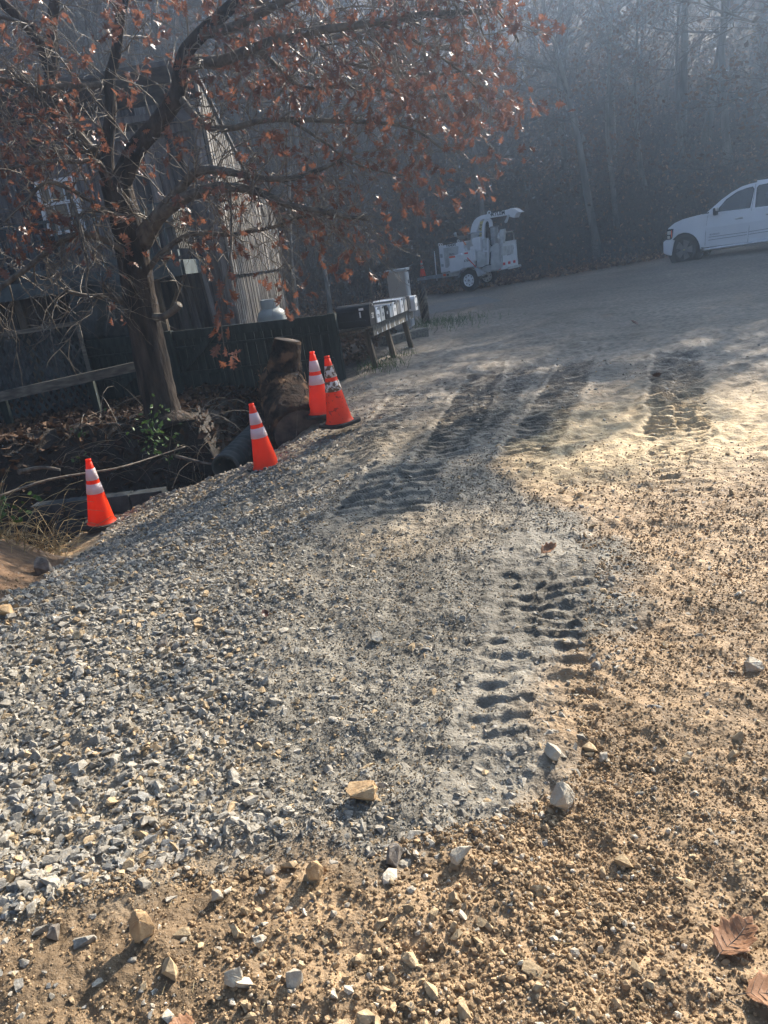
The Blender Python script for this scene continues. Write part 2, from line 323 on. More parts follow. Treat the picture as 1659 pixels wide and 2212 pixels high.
# ------------------------------------------------------------------ stones and crumbs
def hull(npt,flat,seed):
    r_=np.random.RandomState(seed); p=r_.normal(size=(npt,3)); p/=np.linalg.norm(p,axis=1)[:,None]; p*=r_.uniform(.8,1.1,(npt,1)); p*=np.array([1.15,.85,flat])
    bm=bmesh.new(); [bm.verts.new(q) for q in p]; g=bmesh.ops.convex_hull(bm,input=bm.verts)
    for v in [v for v in bm.verts if not v.link_faces]: bm.verts.remove(v)
    bmesh.ops.triangulate(bm,faces=bm.faces); bm.verts.index_update(); bm.faces.ensure_lookup_table()
    V=np.array([v.co[:] for v in bm.verts]); Fc=np.array([[v.index for v in f.verts] for f in bm.faces]); bm.free(); return V,Fc
HN=[hull(13,rs.uniform(.5,.85),i) for i in range(20)]; HS=[hull(8,rs.uniform(.6,.95),100+i) for i in range(14)]
def lump(seed):
    r_=np.random.RandomState(seed); bm=bmesh.new(); bmesh.ops.create_icosphere(bm,subdivisions=1,radius=1); bm.verts.ensure_lookup_table()
    V=np.array([v.co[:] for v in bm.verts])*r_.uniform(.72,1.18,(len(bm.verts),1))*r_.uniform(.75,1.15,(1,3)); Fc=np.array([[v.index for v in f.verts] for f in bm.faces]); bm.free(); return V,Fc
HC_=[lump(i) for i in range(16)]
def rotm(n,tilt):
    a=rs.uniform(0,2*np.pi,n); b=rs.normal(0,tilt,n); c=rs.normal(0,tilt,n)
    ca,sa,cb,sb,cc,sc=np.cos(a),np.sin(a),np.cos(b),np.sin(b),np.cos(c),np.sin(c); z=np.zeros(n); o=np.ones(n)
    A=np.stack([ca,-sa,z,sa,ca,z,z,z,o],-1).reshape(n,3,3); B=np.stack([cb,z,sb,z,o,z,-sb,z,cb],-1).reshape(n,3,3); C=np.stack([o,z,z,z,cc,-sc,z,sc,cc],-1).reshape(n,3,3)
    return A@B@C
def scatter(P,size,col,lib,tilt=.35,sink=.25):
    n=len(P); Rm=rotm(n,tilt); ti=rs.randint(0,len(lib),n); Vs=[];Fs=[];Cs=[];off=0
    for k,(V,Fc) in enumerate(lib):
        q=np.where(ti==k)[0]
        if not len(q): continue
        vv=np.einsum('nij,vj->nvi',Rm[q],V)*size[q][:,None,None]; vv[:,:,2]+=(size[q]*(.62-sink*1.6))[:,None]; vv+=P[q][:,None,:]
        nv=len(V); Vs.append(vv.reshape(-1,3)); Fs.append((Fc[None]+(np.arange(len(q))*nv)[:,None,None]+off).reshape(-1,3)); Cs.append(np.repeat(col[q],nv,0)); off+=nv*len(q)
    return np.vstack(Vs),np.vstack(Fs),np.vstack(Cs)
def polar(n,r0,r1,a0,a1,p=1.):
    u=rs.rand(n); r=(r0**p+u*(r1**p-r0**p))**(1/p); a=np.radians(rs.uniform(a0,a1,n)); return r*np.sin(a),r*np.cos(a)
def stone_col(n,tan):
    base=np.where(rs.rand(n,1)<tan,np.array([[.40,.29,.17]]),np.array([[.33,.295,.24]])); base=np.where(rs.rand(n,1)<.12,np.array([[.22,.21,.19]]),base); return base*rs.uniform(.72,1.18,(n,1))
def make_gravel():
    n=130000; x,y=polar(n,1.5,10.5,-42,36,.75); gs=gravel_sd(x,y)+.15*vn(x,y,.5,51)
    left=ss(.35,-1.2,x)*.75+.25*ss(.3,.0,gs); cl=ss(-.55,.35,vn(x,y,.45,71)+.5*vn(x,y,.18,72)); dens=(.14+1.3*left)*(.4+.6*cl)*(gs>0)+.018*(gs<=0)
    for (a,b,w,spc,dp) in TR[:4]:
        a=np.array(a);b=np.array(b);L=np.hypot(*(b-a));u=(b-a)/L; t=(x-a[0])*u[0]+(y-a[1])*u[1]; q=-(x-a[0])*u[1]+(y-a[1])*u[0]
        dens*=1-.7*((np.abs(q)<w/2)&(t>.3)&(t<L-.4))
    d,s=segdist(x,y,EDGE); dens*=(d*s<.25)&(x>-6)
    bx=np.interp(y,[2.6,3.2,3.9,5.2,6.6,7.4],[-3.2,-2.6,-2.17,-2.4,-2.78,-3.1]); dens*=~((x<bx-.1)&(y>3)&(y<7.2)&(rs.rand(n)<.95))
    k=rs.rand(n)<dens; x=x[k];y=y[k];n=len(x); rr=np.hypot(x,y)
    size=.0092*np.exp(rs.normal(0,.45,n))*(1+.25*ss(-.6,-1.8,x))*(1+.45*ss(3.5,8,rr)); size=np.clip(size,.004,.032)
    x2=rs.uniform(-.9,.75,900); y2=rs.uniform(1.6,3.0,900); g2=gravel_sd(x2,y2); k=(g2>0)&(rs.rand(900)<.30*np.exp(-(g2/.22)**2)+.03); x2=x2[k];y2=y2[k]
    x=np.r_[x,x2];y=np.r_[y,y2];size=np.r_[size,rs.uniform(.011,.024,len(x2))]; n=len(x)
    P=np.stack([x,y,hgt(x,y)-size*.45*ss(-.9,0,x)],-1); v,f,c=scatter(P,size,stone_col(n,.16),HN)
    o=link('gravel',np_mesh('gravel',v,f,c),m_stone); tag(o,'loose grey crushed gravel spread thickly over the drive','gravel',kind='stuff'); print('gravel',n,len(f))
def make_fines():
    n=150000; x,y=polar(n,1.35,6,-42,34,.45); gs=gravel_sd(x,y); k=(gs>0)&(x>-2.4)&(rs.rand(n)<.8)&~((tread(x,y)>0)&(rs.rand(n)<.8)); x=x[k];y=y[k];n=len(x)
    size=.0032*np.exp(rs.normal(0,.4,n))*(1+.5*ss(2.5,6,y)); P=np.stack([x,y,hgt(x,y)],-1); v,f,c=scatter(P,size,stone_col(n,.25)*.72,HS,.6,.1)
    o=link('stone_chips',np_mesh('stone_chips',v,f,c),m_stone); tag(o,'fine grey stone chips and mud between the gravel','stone chips',kind='stuff')
def make_crumbs():
    n=250000; x,y=polar(n,1.2,6.0,-44,34,.6); gs=gravel_sd(x,y)+.1*vn(x,y,.3,51); rr=np.hypot(x,y)
    dens=np.where(gs<.06,.4+.6*ss(-.35,.35,vn(x,y,.32,81)+.5*vn(x,y,.1,82)),0)*np.where((x<-.2)&(y<1.75),.45,1)*(1-.8*ss(4,5.2,y)); k=(rs.rand(n)<dens)&(x>-2.6); x=x[k];y=y[k];n=len(x)
    size=np.clip(.0027*np.exp(rs.normal(0,.6,n)),.0014,.0115)*(1-.3*ss(-.45,-.7,x)*ss(1.9,1.6,y))*(1+.3*ss(2,5,y))*(1-.3*ss(.3,.9,x)); col=np.array([.34,.235,.135])*rs.uniform(.55,1.3,(n,1)); pale=rs.rand(n)<.07; col[pale]=np.array([.5,.43,.33])*rs.uniform(.8,1.15,(pale.sum(),1))
    P=np.stack([x,y,hgt(x,y)],-1); v,f,c=scatter(P,size,col,HC_,.7,.12)
    o=link('soil_crumbs',np_mesh('soil_crumbs',v,f,c),m_stone); tag(o,'crumbly tan soil strewn with clods and grit','soil crumbs',kind='stuff'); print('crumbs',n)
def make_pebbles():
    n=1700; x=rs.uniform(-1.3,.9,n); y=rs.uniform(1.05,2.1,n); gs=gravel_sd(x,y); c_=np.exp(-(((x+.25)/.42)**2+((y-1.38)/.3)**2)); k=(gs<0)&(rs.rand(n)<.06+.8*c_); x=x[k];y=y[k]
    x2=rs.uniform(.3,2.8,260); y2=rs.uniform(1.8,5,260); k=gravel_sd(x2,y2)<-.02; x=np.r_[x,x2[k]];y=np.r_[y,y2[k]]; n=len(x)
    size=np.clip(.0115*np.exp(rs.normal(0,.42,n)),.004,.026); col=np.where(rs.rand(n,1)<.8,np.array([[.42,.31,.185]]),np.array([[.5,.43,.33]]))*rs.uniform(.75,1.2,(n,1))
    P=np.stack([x,y,hgt(x,y)],-1); v,f,c=scatter(P,size,col,HN,.5,.15)
    o=link('pebbles',np_mesh('pebbles',v,f,c),m_stone); tag(o,'tan and pale pebbles scattered in the soil','pebbles',kind='stuff')
make_gravel(); make_fines(); make_crumbs(); make_pebbles()
def rock(px,py,w,h,m,label,z=0,tilt=0,seed=0,flat=None,npt=15):
    p=atz(px,py,z); p.z=hz(p.x,p.y)
    dist=(p-Vector((0,0,HC))).length; s=w/F_*dist/2
    V,Fc=hull(npt,1,seed); V=V/np.abs(V).max(0)
    bm=bmesh.new(); vs=[bm.verts.new(q) for q in V]; [bm.faces.new([vs[i] for i in f]) for f in Fc]
    bmesh.ops.bevel(bm,geom=bm.edges[:],offset=.045,segments=1,affect='EDGES'); bmesh.ops.triangulate(bm,faces=bm.faces); bmesh.ops.subdivide_edges(bm,edges=bm.edges[:],cuts=2)
    r2=random.Random(seed)
    for v in bm.verts: v.co*=1+.05*(r2.random()-.5)+.05*math.sin(5*v.co.x+3*v.co.z+seed)*math.sin(4*v.co.y+2*v.co.z)
    sz=s*h/w*(1.25 if h<w else 1.15)
    bmesh.ops.scale(bm,vec=(s,s*.8,sz),verts=bm.verts); bmesh.ops.rotate(bm,matrix=Euler((0,tilt,seed*.7)).to_matrix() if h<=w else Euler((.1,tilt,.3)).to_matrix(),verts=bm.verts)
    me=bpy.data.meshes.new('rock'); bm.to_mesh(me); bm.free(); 
    o=link('rock',me,m); o.location=(p.x,p.y,p.z+sz*.72); tag(o,label,'rock','larger rocks lying on the drive'); return o
rock(788,1735,78,46,m_rock_t,'flat oval tan rock in a dark hollow at the middle of the gravel',seed=3)
rock(1215,1742,64,56,m_rock,'pale blocky rock at the right corner where gravel meets tan soil',seed=5)
rock(683,1905,40,58,m_rock_t,'upright rounded tan rock on the lower gravel edge',seed=8)
rock(318,2035,48,66,m_rock_t,'tall brown rock standing on dark soil in the lower left',seed=11)
rock(100,1232,44,36,m_rock_d,'dark angular rock at the foot of the left soil bank',z=-.2,seed=13)
rock(25,1362,40,24,m_rock_t,'flat orange-tan slab at the left picture edge',z=-.1,seed=17)
rock(358,1420,36,28,m_rock_d,'dark square stone sitting alone on the left gravel',z=-.05,seed=19)
rock(998,1870,56,34,m_rock,'pale flat slab on the lower gravel edge right of the tan rock',seed=23)
rock(858,1868,46,36,m_rock_d,'dark-faced rock half sunk in the lower gravel edge',seed=29)
rock(508,2132,40,34,m_rock,'white chunky stone in the pebble patch at the bottom',seed=31)
rock(566,2048,30,26,m_rock,'small white stone at the top of the pebble patch',seed=37)
rock(640,2132,36,30,m_rock,'pale stone at the right side of the bottom pebble patch',seed=41)
rock(470,1945,30,26,m_rock,'lone grey stone on the soil just below the gravel edge',seed=43)
rock(122,2022,26,30,m_rock_d,'small grey upright stone on bare dark soil at lower left',seed=47)
rock(1625,1440,46,22,m_rock,'flat grey stone on the tan soil at the right edge',seed=53)
rock(815,1385,30,22,m_rock,'small white stone on the grey gravel left of the deep tread marks',seed=59)
rock(1195,1645,42,28,m_rock,'greyish flat stone on the mud below the tread marks',seed=61)
# ------------------------------------------------------------------ traffic cones
def make_cone(label,loc,H=.71,dirty=False,rz=0,tilt=(0,0),base_rot=.2,group='traffic cones'):
    t=empty('traffic_cone',loc,0,label=label,cat='traffic cone',group=group); t.rotation_euler=(tilt[0],tilt[1],rz)
    k=H/.71; rb,rtp=.135*k,.030*k; z0=.045*k; zt=H-.03*k
    rad=lambda z: rb+(rtp-rb)*(z-z0)/(zt-z0)
    mo=m_orange_d if dirty else m_orange; mc=m_collar_d if dirty else m_collar
    b=MB(); b.lathe([(rb*1.12,z0-.012*k),(rb,z0+.012*k)]+[(rad(z),z) for z in np.linspace(z0+.02*k,zt,8)]+[(rtp*.8,zt+.003),(rtp*.95,zt+.012*k),(rtp*.95,H),(rtp*.6,H),(rtp*.55,zt)],32)
    b.build('body',mo,t)
    for a,c in ((.50,.645),(.70,.865)):
        z1,z2=a*H+.0,c*H; q=MB(); q.lathe([(rad(z1)+.0015,z1),(rad(z1)+.0045,z1+.002),(rad(z2)+.0045,z2-.002),(rad(z2)+.0015,z2)],32); q.build('reflective_collar',mc,t)
    q=MB(); s=.18*k; c=.05*k; poly=[(-s+c,-s),(s-c,-s),(s,-s+c),(s,s-c),(s-c,s),(-s+c,s),(-s,s-c),(-s,-s+c)]
    q.prism(poly,0,.036*k,'z'); o=q.build('base',m_rubber,t,bevel=.008*k); o.rotation_euler=(0,0,base_rot)
    return t
c1=at(226,1150,7.8); c2=at(577,1010,7.75); c3=at(735,917,7.95); c4=at(694,896,8.75)
make_cone('orange cone with two clean white bands farthest left on the ditch edge',(c1.x,c1.y,at(203,990,7.8).z-.715),.72,tilt=(.02,.055))
make_cone('orange cone with two white bands standing before the open ditch and pipe',(c2.x,c2.y,c2.z-.02),.70,tilt=(.0,-.05),base_rot=.5)
make_cone('scuffed orange cone with flaking brown-spotted bands in front of another cone',(c3.x,c3.y,c3.z-.0),.72,True,tilt=(0,-.035),base_rot=.75)
make_cone('orange cone with pink-white bands half hidden behind the scuffed cone',(c4.x,c4.y,c4.z-.01),.73,tilt=(0,.02))
# ------------------------------------------------------------------ oak tree
def P3(lst): return [at(x,y,Y) for x,y,Y in lst]
def smooth(pts,k=4):
    out=[]; n=len(pts)
    for i in range(n-1):
        p0=pts[max(i-1,0)];p1=pts[i];p2=pts[i+1];p3=pts[min(i+2,n-1)]
        for j in range(k):
            t=j/k; out.append(.5*((2*p1)+(p2-p0)*t+(2*p0-5*p1+4*p2-p3)*t*t+(3*p1-p0-3*p2+p3)*t**3))
    out.append(pts[-1]); return out
LEAFP=[(0,0),(.10,.16),(.08,.24),(.30,.34),(.12,.42),(.40,.60),(.14,.66),(.28,.86),(.08,.84),(0,1.0)]
def leaf_geo():
    pts=[(a,b) for a,b in LEAFP]+[(-a,b) for a,b in LEAFP[-2:0:-1]]; return pts
LG=leaf_geo()
class Leaves:
    def __init__(s): s.v=[]; s.f=[]
    def add(s,p,size,d,n_):
        d=d.normalized(); x=d.cross(n_); x=x.normalized() if x.length>1e-4 else d.orthogonal().normalized(); n=x.cross(d); b=len(s.v); cu=rnd.uniform(-.35,.5); fo=rnd.uniform(-.1,.7)
        for a,t in LG:
            q=p+x*(a*size*.95)+d*(t*size)+n*(size*(cu*t*t*.8+fo*abs(a)+.10*rnd.uniform(-1,1)*abs(a)*2)); s.v.append(q[:])
        m=len(LG); h=len(LEAFP)
        # two half blades along the midrib
        for i in range(h-2): 
            pass
        mid=[p+d*(t*size)+n*(size*cu*t*t*.8) for t in (.0,.3,.55,.8,1.)]
        c=len(s.v); s.v+=[q[:] for q in mid[1:4]]
        R_=[b+i for i in range(h)]; L_=[b]+[b+m-i for i in range(1,h-1)]+[b+h-1]
        for ch in (R_,L_):
            s.f+=[(ch[0],ch[1],ch[2],c),(c,ch[2],ch[3],ch[4]),(c,ch[4],c+1),(c+1,ch[4],ch[5],ch[6]),(c+1,ch[6],c+2),(c+2,ch[6],ch[7],ch[8]),(c+2,ch[8],ch[9])] if ch is R_ else [(c,ch[2],ch[1],ch[0]),(c,ch[4],ch[3],ch[2]),(c+1,ch[4],c),(c+1,ch[6],ch[5],ch[4]),(c+2,ch[6],c+1),(c+2,ch[8],ch[7],ch[6]),(c+2,ch[9],ch[8])]
    def build(s,name,m,parent):
        me=bpy.data.meshes.new(name); me.from_pydata(s.v,[],s.f); me.update(); return link(name,me,m,parent)
def make_oak():
    t=empty('oak_tree',at(345,890,10),label='big oak with brown clinging leaves and forked trunk beside the dark fence',cat='tree')
    base=t.location.copy()
    tr=MB(); lb=MB(); tw=MB(); lv=Leaves()
    def T(b,lst,r0,r1,n=10,jit=.12):
        p=smooth(P3(lst)); N=len(p); b.tube([q-base for q in p],[r0+(r1-r0)*(i/(N-1))**.8 for i in range(N)],n,jit=jit); return p,r0,r1
    trunk=[(365,925,9.95),(350,880,10),(332,800,10.02),(316,720,10.03),(303,650,10.02),(292,580,10),(278,500,10),(262,440,10),(250,395,10)]
    p=smooth(P3(trunk)); N=len(p); rr=[.36 if i==0 else (.29 if i<3 else .235-.06*(i/N)) for i in range(N)]; rr[1]=.33; rr[2]=.30
    tr.tube([q-base for q in p],rr,18,jit=.10)
    limbs=[]
    def Lm(lst,r0,r1,big=False): limbs.append(T(tr if big else lb,lst,r0,r1,12 if big else 8)+(lst,)); 
    Lm([(256,410,10),(291,327,9.9),(345,262,9.8),(382,204,9.7),(396,127,9.6),(429,80,9.5),(516,0,9.3),(620,-90,9.1),(760,-150,9)],.125,.05,True)
    Lm([(240,425,10),(233,360,10.05),(233,309,10.1),(240,236,10.1),(236,175,10.1),(250,120,10.1),(262,30,10),(285,-60,10)],.085,.05,True)
    Lm([(246,420,10),(225,364,10.2),(175,298,10.3),(127,233,10.4),(109,164,10.4),(84,91,10.3),(36,33,10.2),(-30,-20,10)],.09,.05,True)
    Lm([(109,170,10.4),(115,110,10.5),(112,60,10.5),(122,-20,10.4),(140,-100,10.4)],.075,.05,True)
    Lm([(382,150,9.65),(430,135,9.6),(473,133,9.4),(540,108,9.2),(603,84,9.0),(700,64,8.8),(816,48,8.7),(930,30,8.6),(1050,25,8.5)],.075,.025)
    Lm([(396,127,9.6),(494,128,9.8),(570,105,10),(644,86,10.2),(760,80,10.5),(880,95,10.8),(1000,110,11)],.06,.02)
    Lm([(438,72,9.45),(494,62,9.3),(560,30,9.0),(640,-10,8.8),(760,-40,8.6),(900,-40,8.5),(1010,-20,8.5)],.06,.025)
    Lm([(560,108,9.15),(644,185,9.6),(700,186,9.7),(773,189,9.8),(840,196,9.9),(902,210,10),(1031,204,10.2),(1075,218,10.3)],.035,.012)
    Lm([(385,205,9.7),(440,270,9.5),(494,278,9.3),(560,262,9.2),(623,258,9.2),(740,262,9.3),(838,267,9.4),(902,284,9.5),(954,322,9.6)],.045,.012)
    Lm([(312,527,9.95),(342,473,9.7),(387,435,9.5),(446,410,9.3),(494,404,9.1),(560,415,8.9),(623,443,8.8),(690,455,8.7),(752,469,8.7),(800,474,8.7)],.09,.015)
    Lm([(300,512,9.95),(340,465,9.7),(372,429,9.6),(402,392,9.5),(436,367,9.4),(500,372,9.2),(560,384,9.1),(640,384,9.0),(722,353,9.0),(770,330,9)],.085,.015)
    Lm([(324,577,9.95),(351,545,9.8),(411,506,9.7),(491,507,9.5),(546,499,9.4),(592,490,9.3),(662,467,9.2),(720,470,9.2)],.04,.012)
    Lm([(330,684,9.95),(352,684,9.8),(374,671,9.7),(388,657,9.65)],.05,.042)
    Lm([(268,652,10),(236,640,9.9),(190,640,9.8),(140,628,9.7)],.05,.02)
    Lm([(290,560,9.9),(230,520,9.7),(170,506,9.6),(119,530,9.5),(74,567,9.4),(0,622,9.3),(-60,660,9.2)],.04,.03)
    Lm([(236,175,10.1),(200,185,10),(153,184,9.8),(100,190,9.7),(55,184,9.6),(0,172,9.5),(-60,168,9.4)],.04,.03)
    Lm([(215,345,10.1),(182,302,10),(160,280,9.9),(130,252,9.8),(109,236,9.7),(62,192,9.6),(20,150,9.5)],.045,.02)
    Lm([(250,425,9.9),(215,352,9.6),(160,350,9.4),(100,348,9.3),(30,362,9.2),(-40,370,9)],.03,.015)
    Lm([(280,470,9.9),(205,455,9.5),(170,470,9.3),(176,520,9.2),(190,570,9.1),(186,620,9.1),(200,660,9.1)],.022,.01)
    Lm([(150,420,9.3),(160,450,9.2),(176,495,9.15),(186,540,9.1)],.02,.01)
    Lm([(497,404,9.1),(500,480,8.9),(496,560,8.7),(480,640,8.6),(478,700,8.6),(487,770,8.6)],.014,.005)
    Lm([(270,480,9.9),(120,395,9.2),(60,430,9),(10,480,8.9)],.03,.012)
    Lm([(285,-60,10),(330,-120,9.6),(420,-160,9.3)],.05,.03)
    Lm([(620,-90,9.1),(760,-70,8.8),(900,-70,8.6),(1010,-40,8.6),(1090,40,8.7),(1120,90,8.8)],.04,.012)
    Lm([(516,0,9.3),(620,20,9.4),(720,120,9.6),(820,150,9.8),(930,160,10),(1050,150,10.1)],.04,.012)
    Lm([(623,258,9.2),(690,300,9.3),(760,350,9.4),(820,370,9.5),(880,380,9.5)],.02,.008)
    Lm([(816,48,8.7),(900,90,8.8),(1000,160,8.9),(1060,230,9)],.02,.008)
    Lm([(84,91,10.3),(60,60,10.1),(20,40,9.9),(-40,30,9.7)],.03,.02)
    Lm([(233,309,10.1),(170,330,9.9),(90,320,9.7),(20,300,9.5)],.03,.01)
    # twigs with clusters of leaves
    def cluster(p,d,k,sz=.118):
        for _ in range(k):
            dd=Vector((rnd.gauss(0,.6),rnd.gauss(0,.6),rnd.gauss(-.55,.5)))+d*.7
            lv.add(p-base+Vector((rnd.gauss(0,.05),rnd.gauss(0,.05),rnd.gauss(-.02,.05))),sz*rnd.uniform(.7,1.25),dd,Vector((rnd.gauss(0,1),rnd.gauss(-.6,1),rnd.gauss(.5,1))))
    def twig(p,d,L,r,lev,leafy):
        n=4; pts=[p.copy()]; q=p.copy(); dd=d.normalized()
        for i in range(n):
            dd=(dd+Vector((rnd.gauss(0,.22),rnd.gauss(0,.22),rnd.gauss(-.04,.2)))).normalized(); q=q+dd*(L/n); pts.append(q.copy())
        tw.tube([a-base for a in pts],[r*(1-.75*i/n) for i in range(n+1)],4 if lev else 5,cap=False)
        if lev>0:
            for i in range(1,n+1):
                for _ in range(2):
                    if rnd.random()<.75: twig(pts[i],(dd+Vector((rnd.gauss(0,.8),rnd.gauss(0,.8),rnd.gauss(0,.6)))),L*rnd.uniform(.35,.6),r*.55,lev-1,leafy)
        if rnd.random()<leafy: cluster(pts[-1],dd,rnd.randint(2,6))
        if rnd.random()<leafy*.35: cluster(pts[2],dd,rnd.randint(1,3))
    for k,(pp,r0,r1,src) in enumerate(limbs):
        if k in (12,20): continue
        n=len(pp); x_end=src[-1][0]
        for i in range(2,n):
            f=i/(n-1); r=r0+(r1-r0)*f
            dirn=(pp[i]-pp[i-1]).normalized(); step=(pp[i]-pp[i-1]).length
            dens=(3.4 if k>=4 else 1.5)*(.5+.9*f)*step/.22
            m=int(dens)+(rnd.random()<dens%1)
            low=pp[i].z<2.4 and pp[i].x<-2.0
            for _ in range(m):
                side=Vector((rnd.gauss(0,1),rnd.gauss(0,.8),rnd.gauss(-.05,.8))); side=(side-dirn*side.dot(dirn))
                if side.length<.1: continue
                d=dirn*rnd.uniform(.2,.9)+side.normalized()
                lf=(.03 if low else .17)*(1 if k not in (20,) else 1.4)
                if k in (13,14,15,16,18,19): lf*=.35
                if k in (9,10,11): lf*=.7
                twig(pp[i],d,rnd.uniform(.35,.85),min(.011,max(.004,r*.35)),1,lf)
    # small cluster leaves directly along the hanging sprig
    for i,q in enumerate(limbs[20][0]):
        if i>8: 
            cluster(q+Vector((rnd.gauss(0,.03),rnd.gauss(0,.03),0)),Vector((0,0,-1)),2,.15)
    trunk_o=tr.build('trunk',m_bark,t); lb.build('limb',m_limb,t); 
    o=tw.build('twigs',m_twig,t,fix=False); o2=lv.build('foliage',m_leaf,t); print('oak leaves',len(lv.f)//14,'twig faces',len(tw.f))
make_oak()
# ------------------------------------------------------------------ house
def planks(b,x0,x1,z0,z1,y,face,w=.2,gap=.004,th=.022,jz=0,top=None,axis='x',batten=0):
    x=x0
    while x<x1-1e-4:
        ww=min(w*rnd.uniform(.8,1.2),x1-x); d=rnd.uniform(0,.012)
        zt=z1 if top is None else min(top(x),top(x+ww))
        zb=z0+rnd.uniform(-jz,jz); tone=rnd.choice((0,0,1,2))
        c=(x+ww/2,y+face*(th/2+d),(zb+zt)/2); dm=(ww-gap,th,zt-zb)
        if axis=='y': c=(c[1],c[0],c[2]); dm=(dm[1],dm[0],dm[2])
        if top is None: b.box(c,dm,mi=tone)
        else:
            a0,a1=x+gap/2,x+ww-gap/2; t0,t1=top(a0),top(a1); ya,yb=y+face*d,y+face*(th+d)
            q=[(a0,zb),(a1,zb),(a1,t1),(a0,t0)]; b.prism(q,ya,yb,'y' if axis=='x' else 'x',mi=tone)
        if batten and ww>.1:
            zz=(zb+zt)/2; c=(x,y+face*(th+.012+.007),zz); dm=(batten,.024,zt-zb-.002)
            if axis=='y': c=(c[1],c[0],c[2]); dm=(dm[1],dm[0],dm[2])
            b.box(c,dm)
        x+=ww
def make_house():
    X0,X1,Y0,Y1=-11.5,-2.0,14.0,19.6
    t=empty('wooden_house',(X1,Y0,0),label='tall weathered plank house with sloping roof behind the oak tree',cat='house'); o=Vector((X1,Y0,0)); rz=R(-4.5); t.rotation_euler=(0,0,rz)
    W=X1-X0; D=Y1-Y0; zt=4.72; zb_=-.4
    top=lambda y: zt-.47*y if y<3.2 else zt-.47*3.2-.10*(y-3.2)
    b=MB(); b.box((-W/2,D/2,zt/2-.9),(W-.1,D-.1,zt-1.9)); b.build('inner_frame',m_board,t)
    b=MB(); planks(b,-W,-.01,zb_,zt-.35,-.02,-1,.2,.014,.024); b.build('front_wall',[m_board,m_board2,m_board3],t)
    b=MB(); planks(b,-.04,D,1.62,3,.0,1,.15,.06,.05,jz=.02,axis='y',top=top); b.build('side_wall',[m_boardl,m_boardl2,m_board],t,fix=True)
    b=MB(); planks(b,-.02,D,zb_,1.60,-.07,1,.15,.06,.05,jz=.05,axis='y'); b.build('lower_side_wall',[m_boardl,m_boardl2,m_board],t)
    b=MB(); b.box((-.01,D/2,1.62),(.10,D+.1,.03)); b.build('side_ledge',m_board,t)
    b=MB()
    for k in range(20):
        pass
    b.prism([(-.35,zt+.10),(3.2,top(3.2)+.03),(3.2,top(3.2)+.09),(-.35,zt+.17)],-W-.3,.10,'x'); b.prism([(3.2,top(3.2)+.03),(D+.4,top(D)+.0),(D+.4,top(D)+.07),(3.2,top(3.2)+.09)],-W-.3,.10,'x'); b.build('roof',m_roof,t)
    b=MB(); b.box((-W/2,-.13,4.18),(W+.1,.2,.10)); b.box((-W/2,-.09,3.98),(W,.05,.12)); b.build('wall_ledge',m_board,t)
    b=MB(); b.box((-.32,-.16,4.22),(.55,.26,.07)); b.prism([(-.6,4.19),(-.04,4.19),(-.04,3.95)],-.28,-.24,'y'); b.build('eave_corner',m_roof,t)
    b=MB(); b.box((-1.05,-.10,2.78),(.75,.12,.09)); b.box((-.9,-.08,2.62),(.4,.08,.2)); b.build('bracket_shelf',m_oldwood,t)
    for (wx,wz,ww,wh) in ((-2.62,3.1,.62,.80),):
        f=MB(); y=-.075
        f.box((wx-ww/2,y,wz),(.06,.07,wh+.06)); f.box((wx+ww/2,y,wz),(.06,.07,wh+.06)); f.box((wx,y,wz+wh/2),(ww-.06,.07,.06)); f.box((wx,y,wz-wh/2),(ww-.06,.068,.05)); f.box((wx,y,wz+.06),(ww-.06,.06,.05))
        for xx in (-.12,.12): f.box((wx+xx,y+.005,wz),(.014,.04,wh-.06))
        fo=f.build('window',m_winw,t); g=MB(); g.box((wx,y+.03,wz),(ww-.05,.012,wh-.05)); g.build('pane',m_curtain,fo)
    # deck in front of the house
    y0=-1.35; dk=MB(); dk.box((-W/2-.2,y0/2-.03,1.93),(W-.5,-y0-.06,.05)); dk.build('deck_floor',m_oldwood,t)
    r_=MB(); r_.box((-W/2-.25,y0-.02,1.84),(W-.4,.045,.24)); r_.box((-.43,y0/2-.03,1.84),(.045,-y0-.1,.22)); r_.box((-W/2-.25,y0+.03,2.06),(W-.4,.09,.09)); r_.build('rim_board',m_deck,t)
    for side in (0,1):
        q=MB()
        if side==0:
            q.box((-W/2-.25,y0,2.78),(W-.4,.09,.04)); x=-W+.2
            while x<-.5: q.box((x,y0,2.43),(.035,.035,.66)); x+=.13
            q.build('front_railing',m_deck,t)
        else:
            q.box((-.45,y0/2-.03,2.72),(.08,-y0-.1,.05)); y=y0+.06
            while y<-.1: q.box((-.45,y,2.41),(.04,.03,.58)); y+=.10
            q.build('side_railing',m_oldwood,t)
    for x in (-.95,-3.2,-5.4,-7.6): b=MB(); b.bar((x,y0+.1,-.3),(x+.0,y0+.1,1.72),.12,.12); b.build('deck_post',m_post,t)
    b=MB(); b.bar((-.88,y0+.2,1.15),(-.5,y0+.25,1.72),.06,.05); b.build('brace',m_post,t)
    b=MB()
    for x in (-.62,-.3): b.bar((x,-.25,-.3),(x-.15,-.2,1.75),.14,.05)
    b.build('under_deck_boards',m_board,t)
make_house()
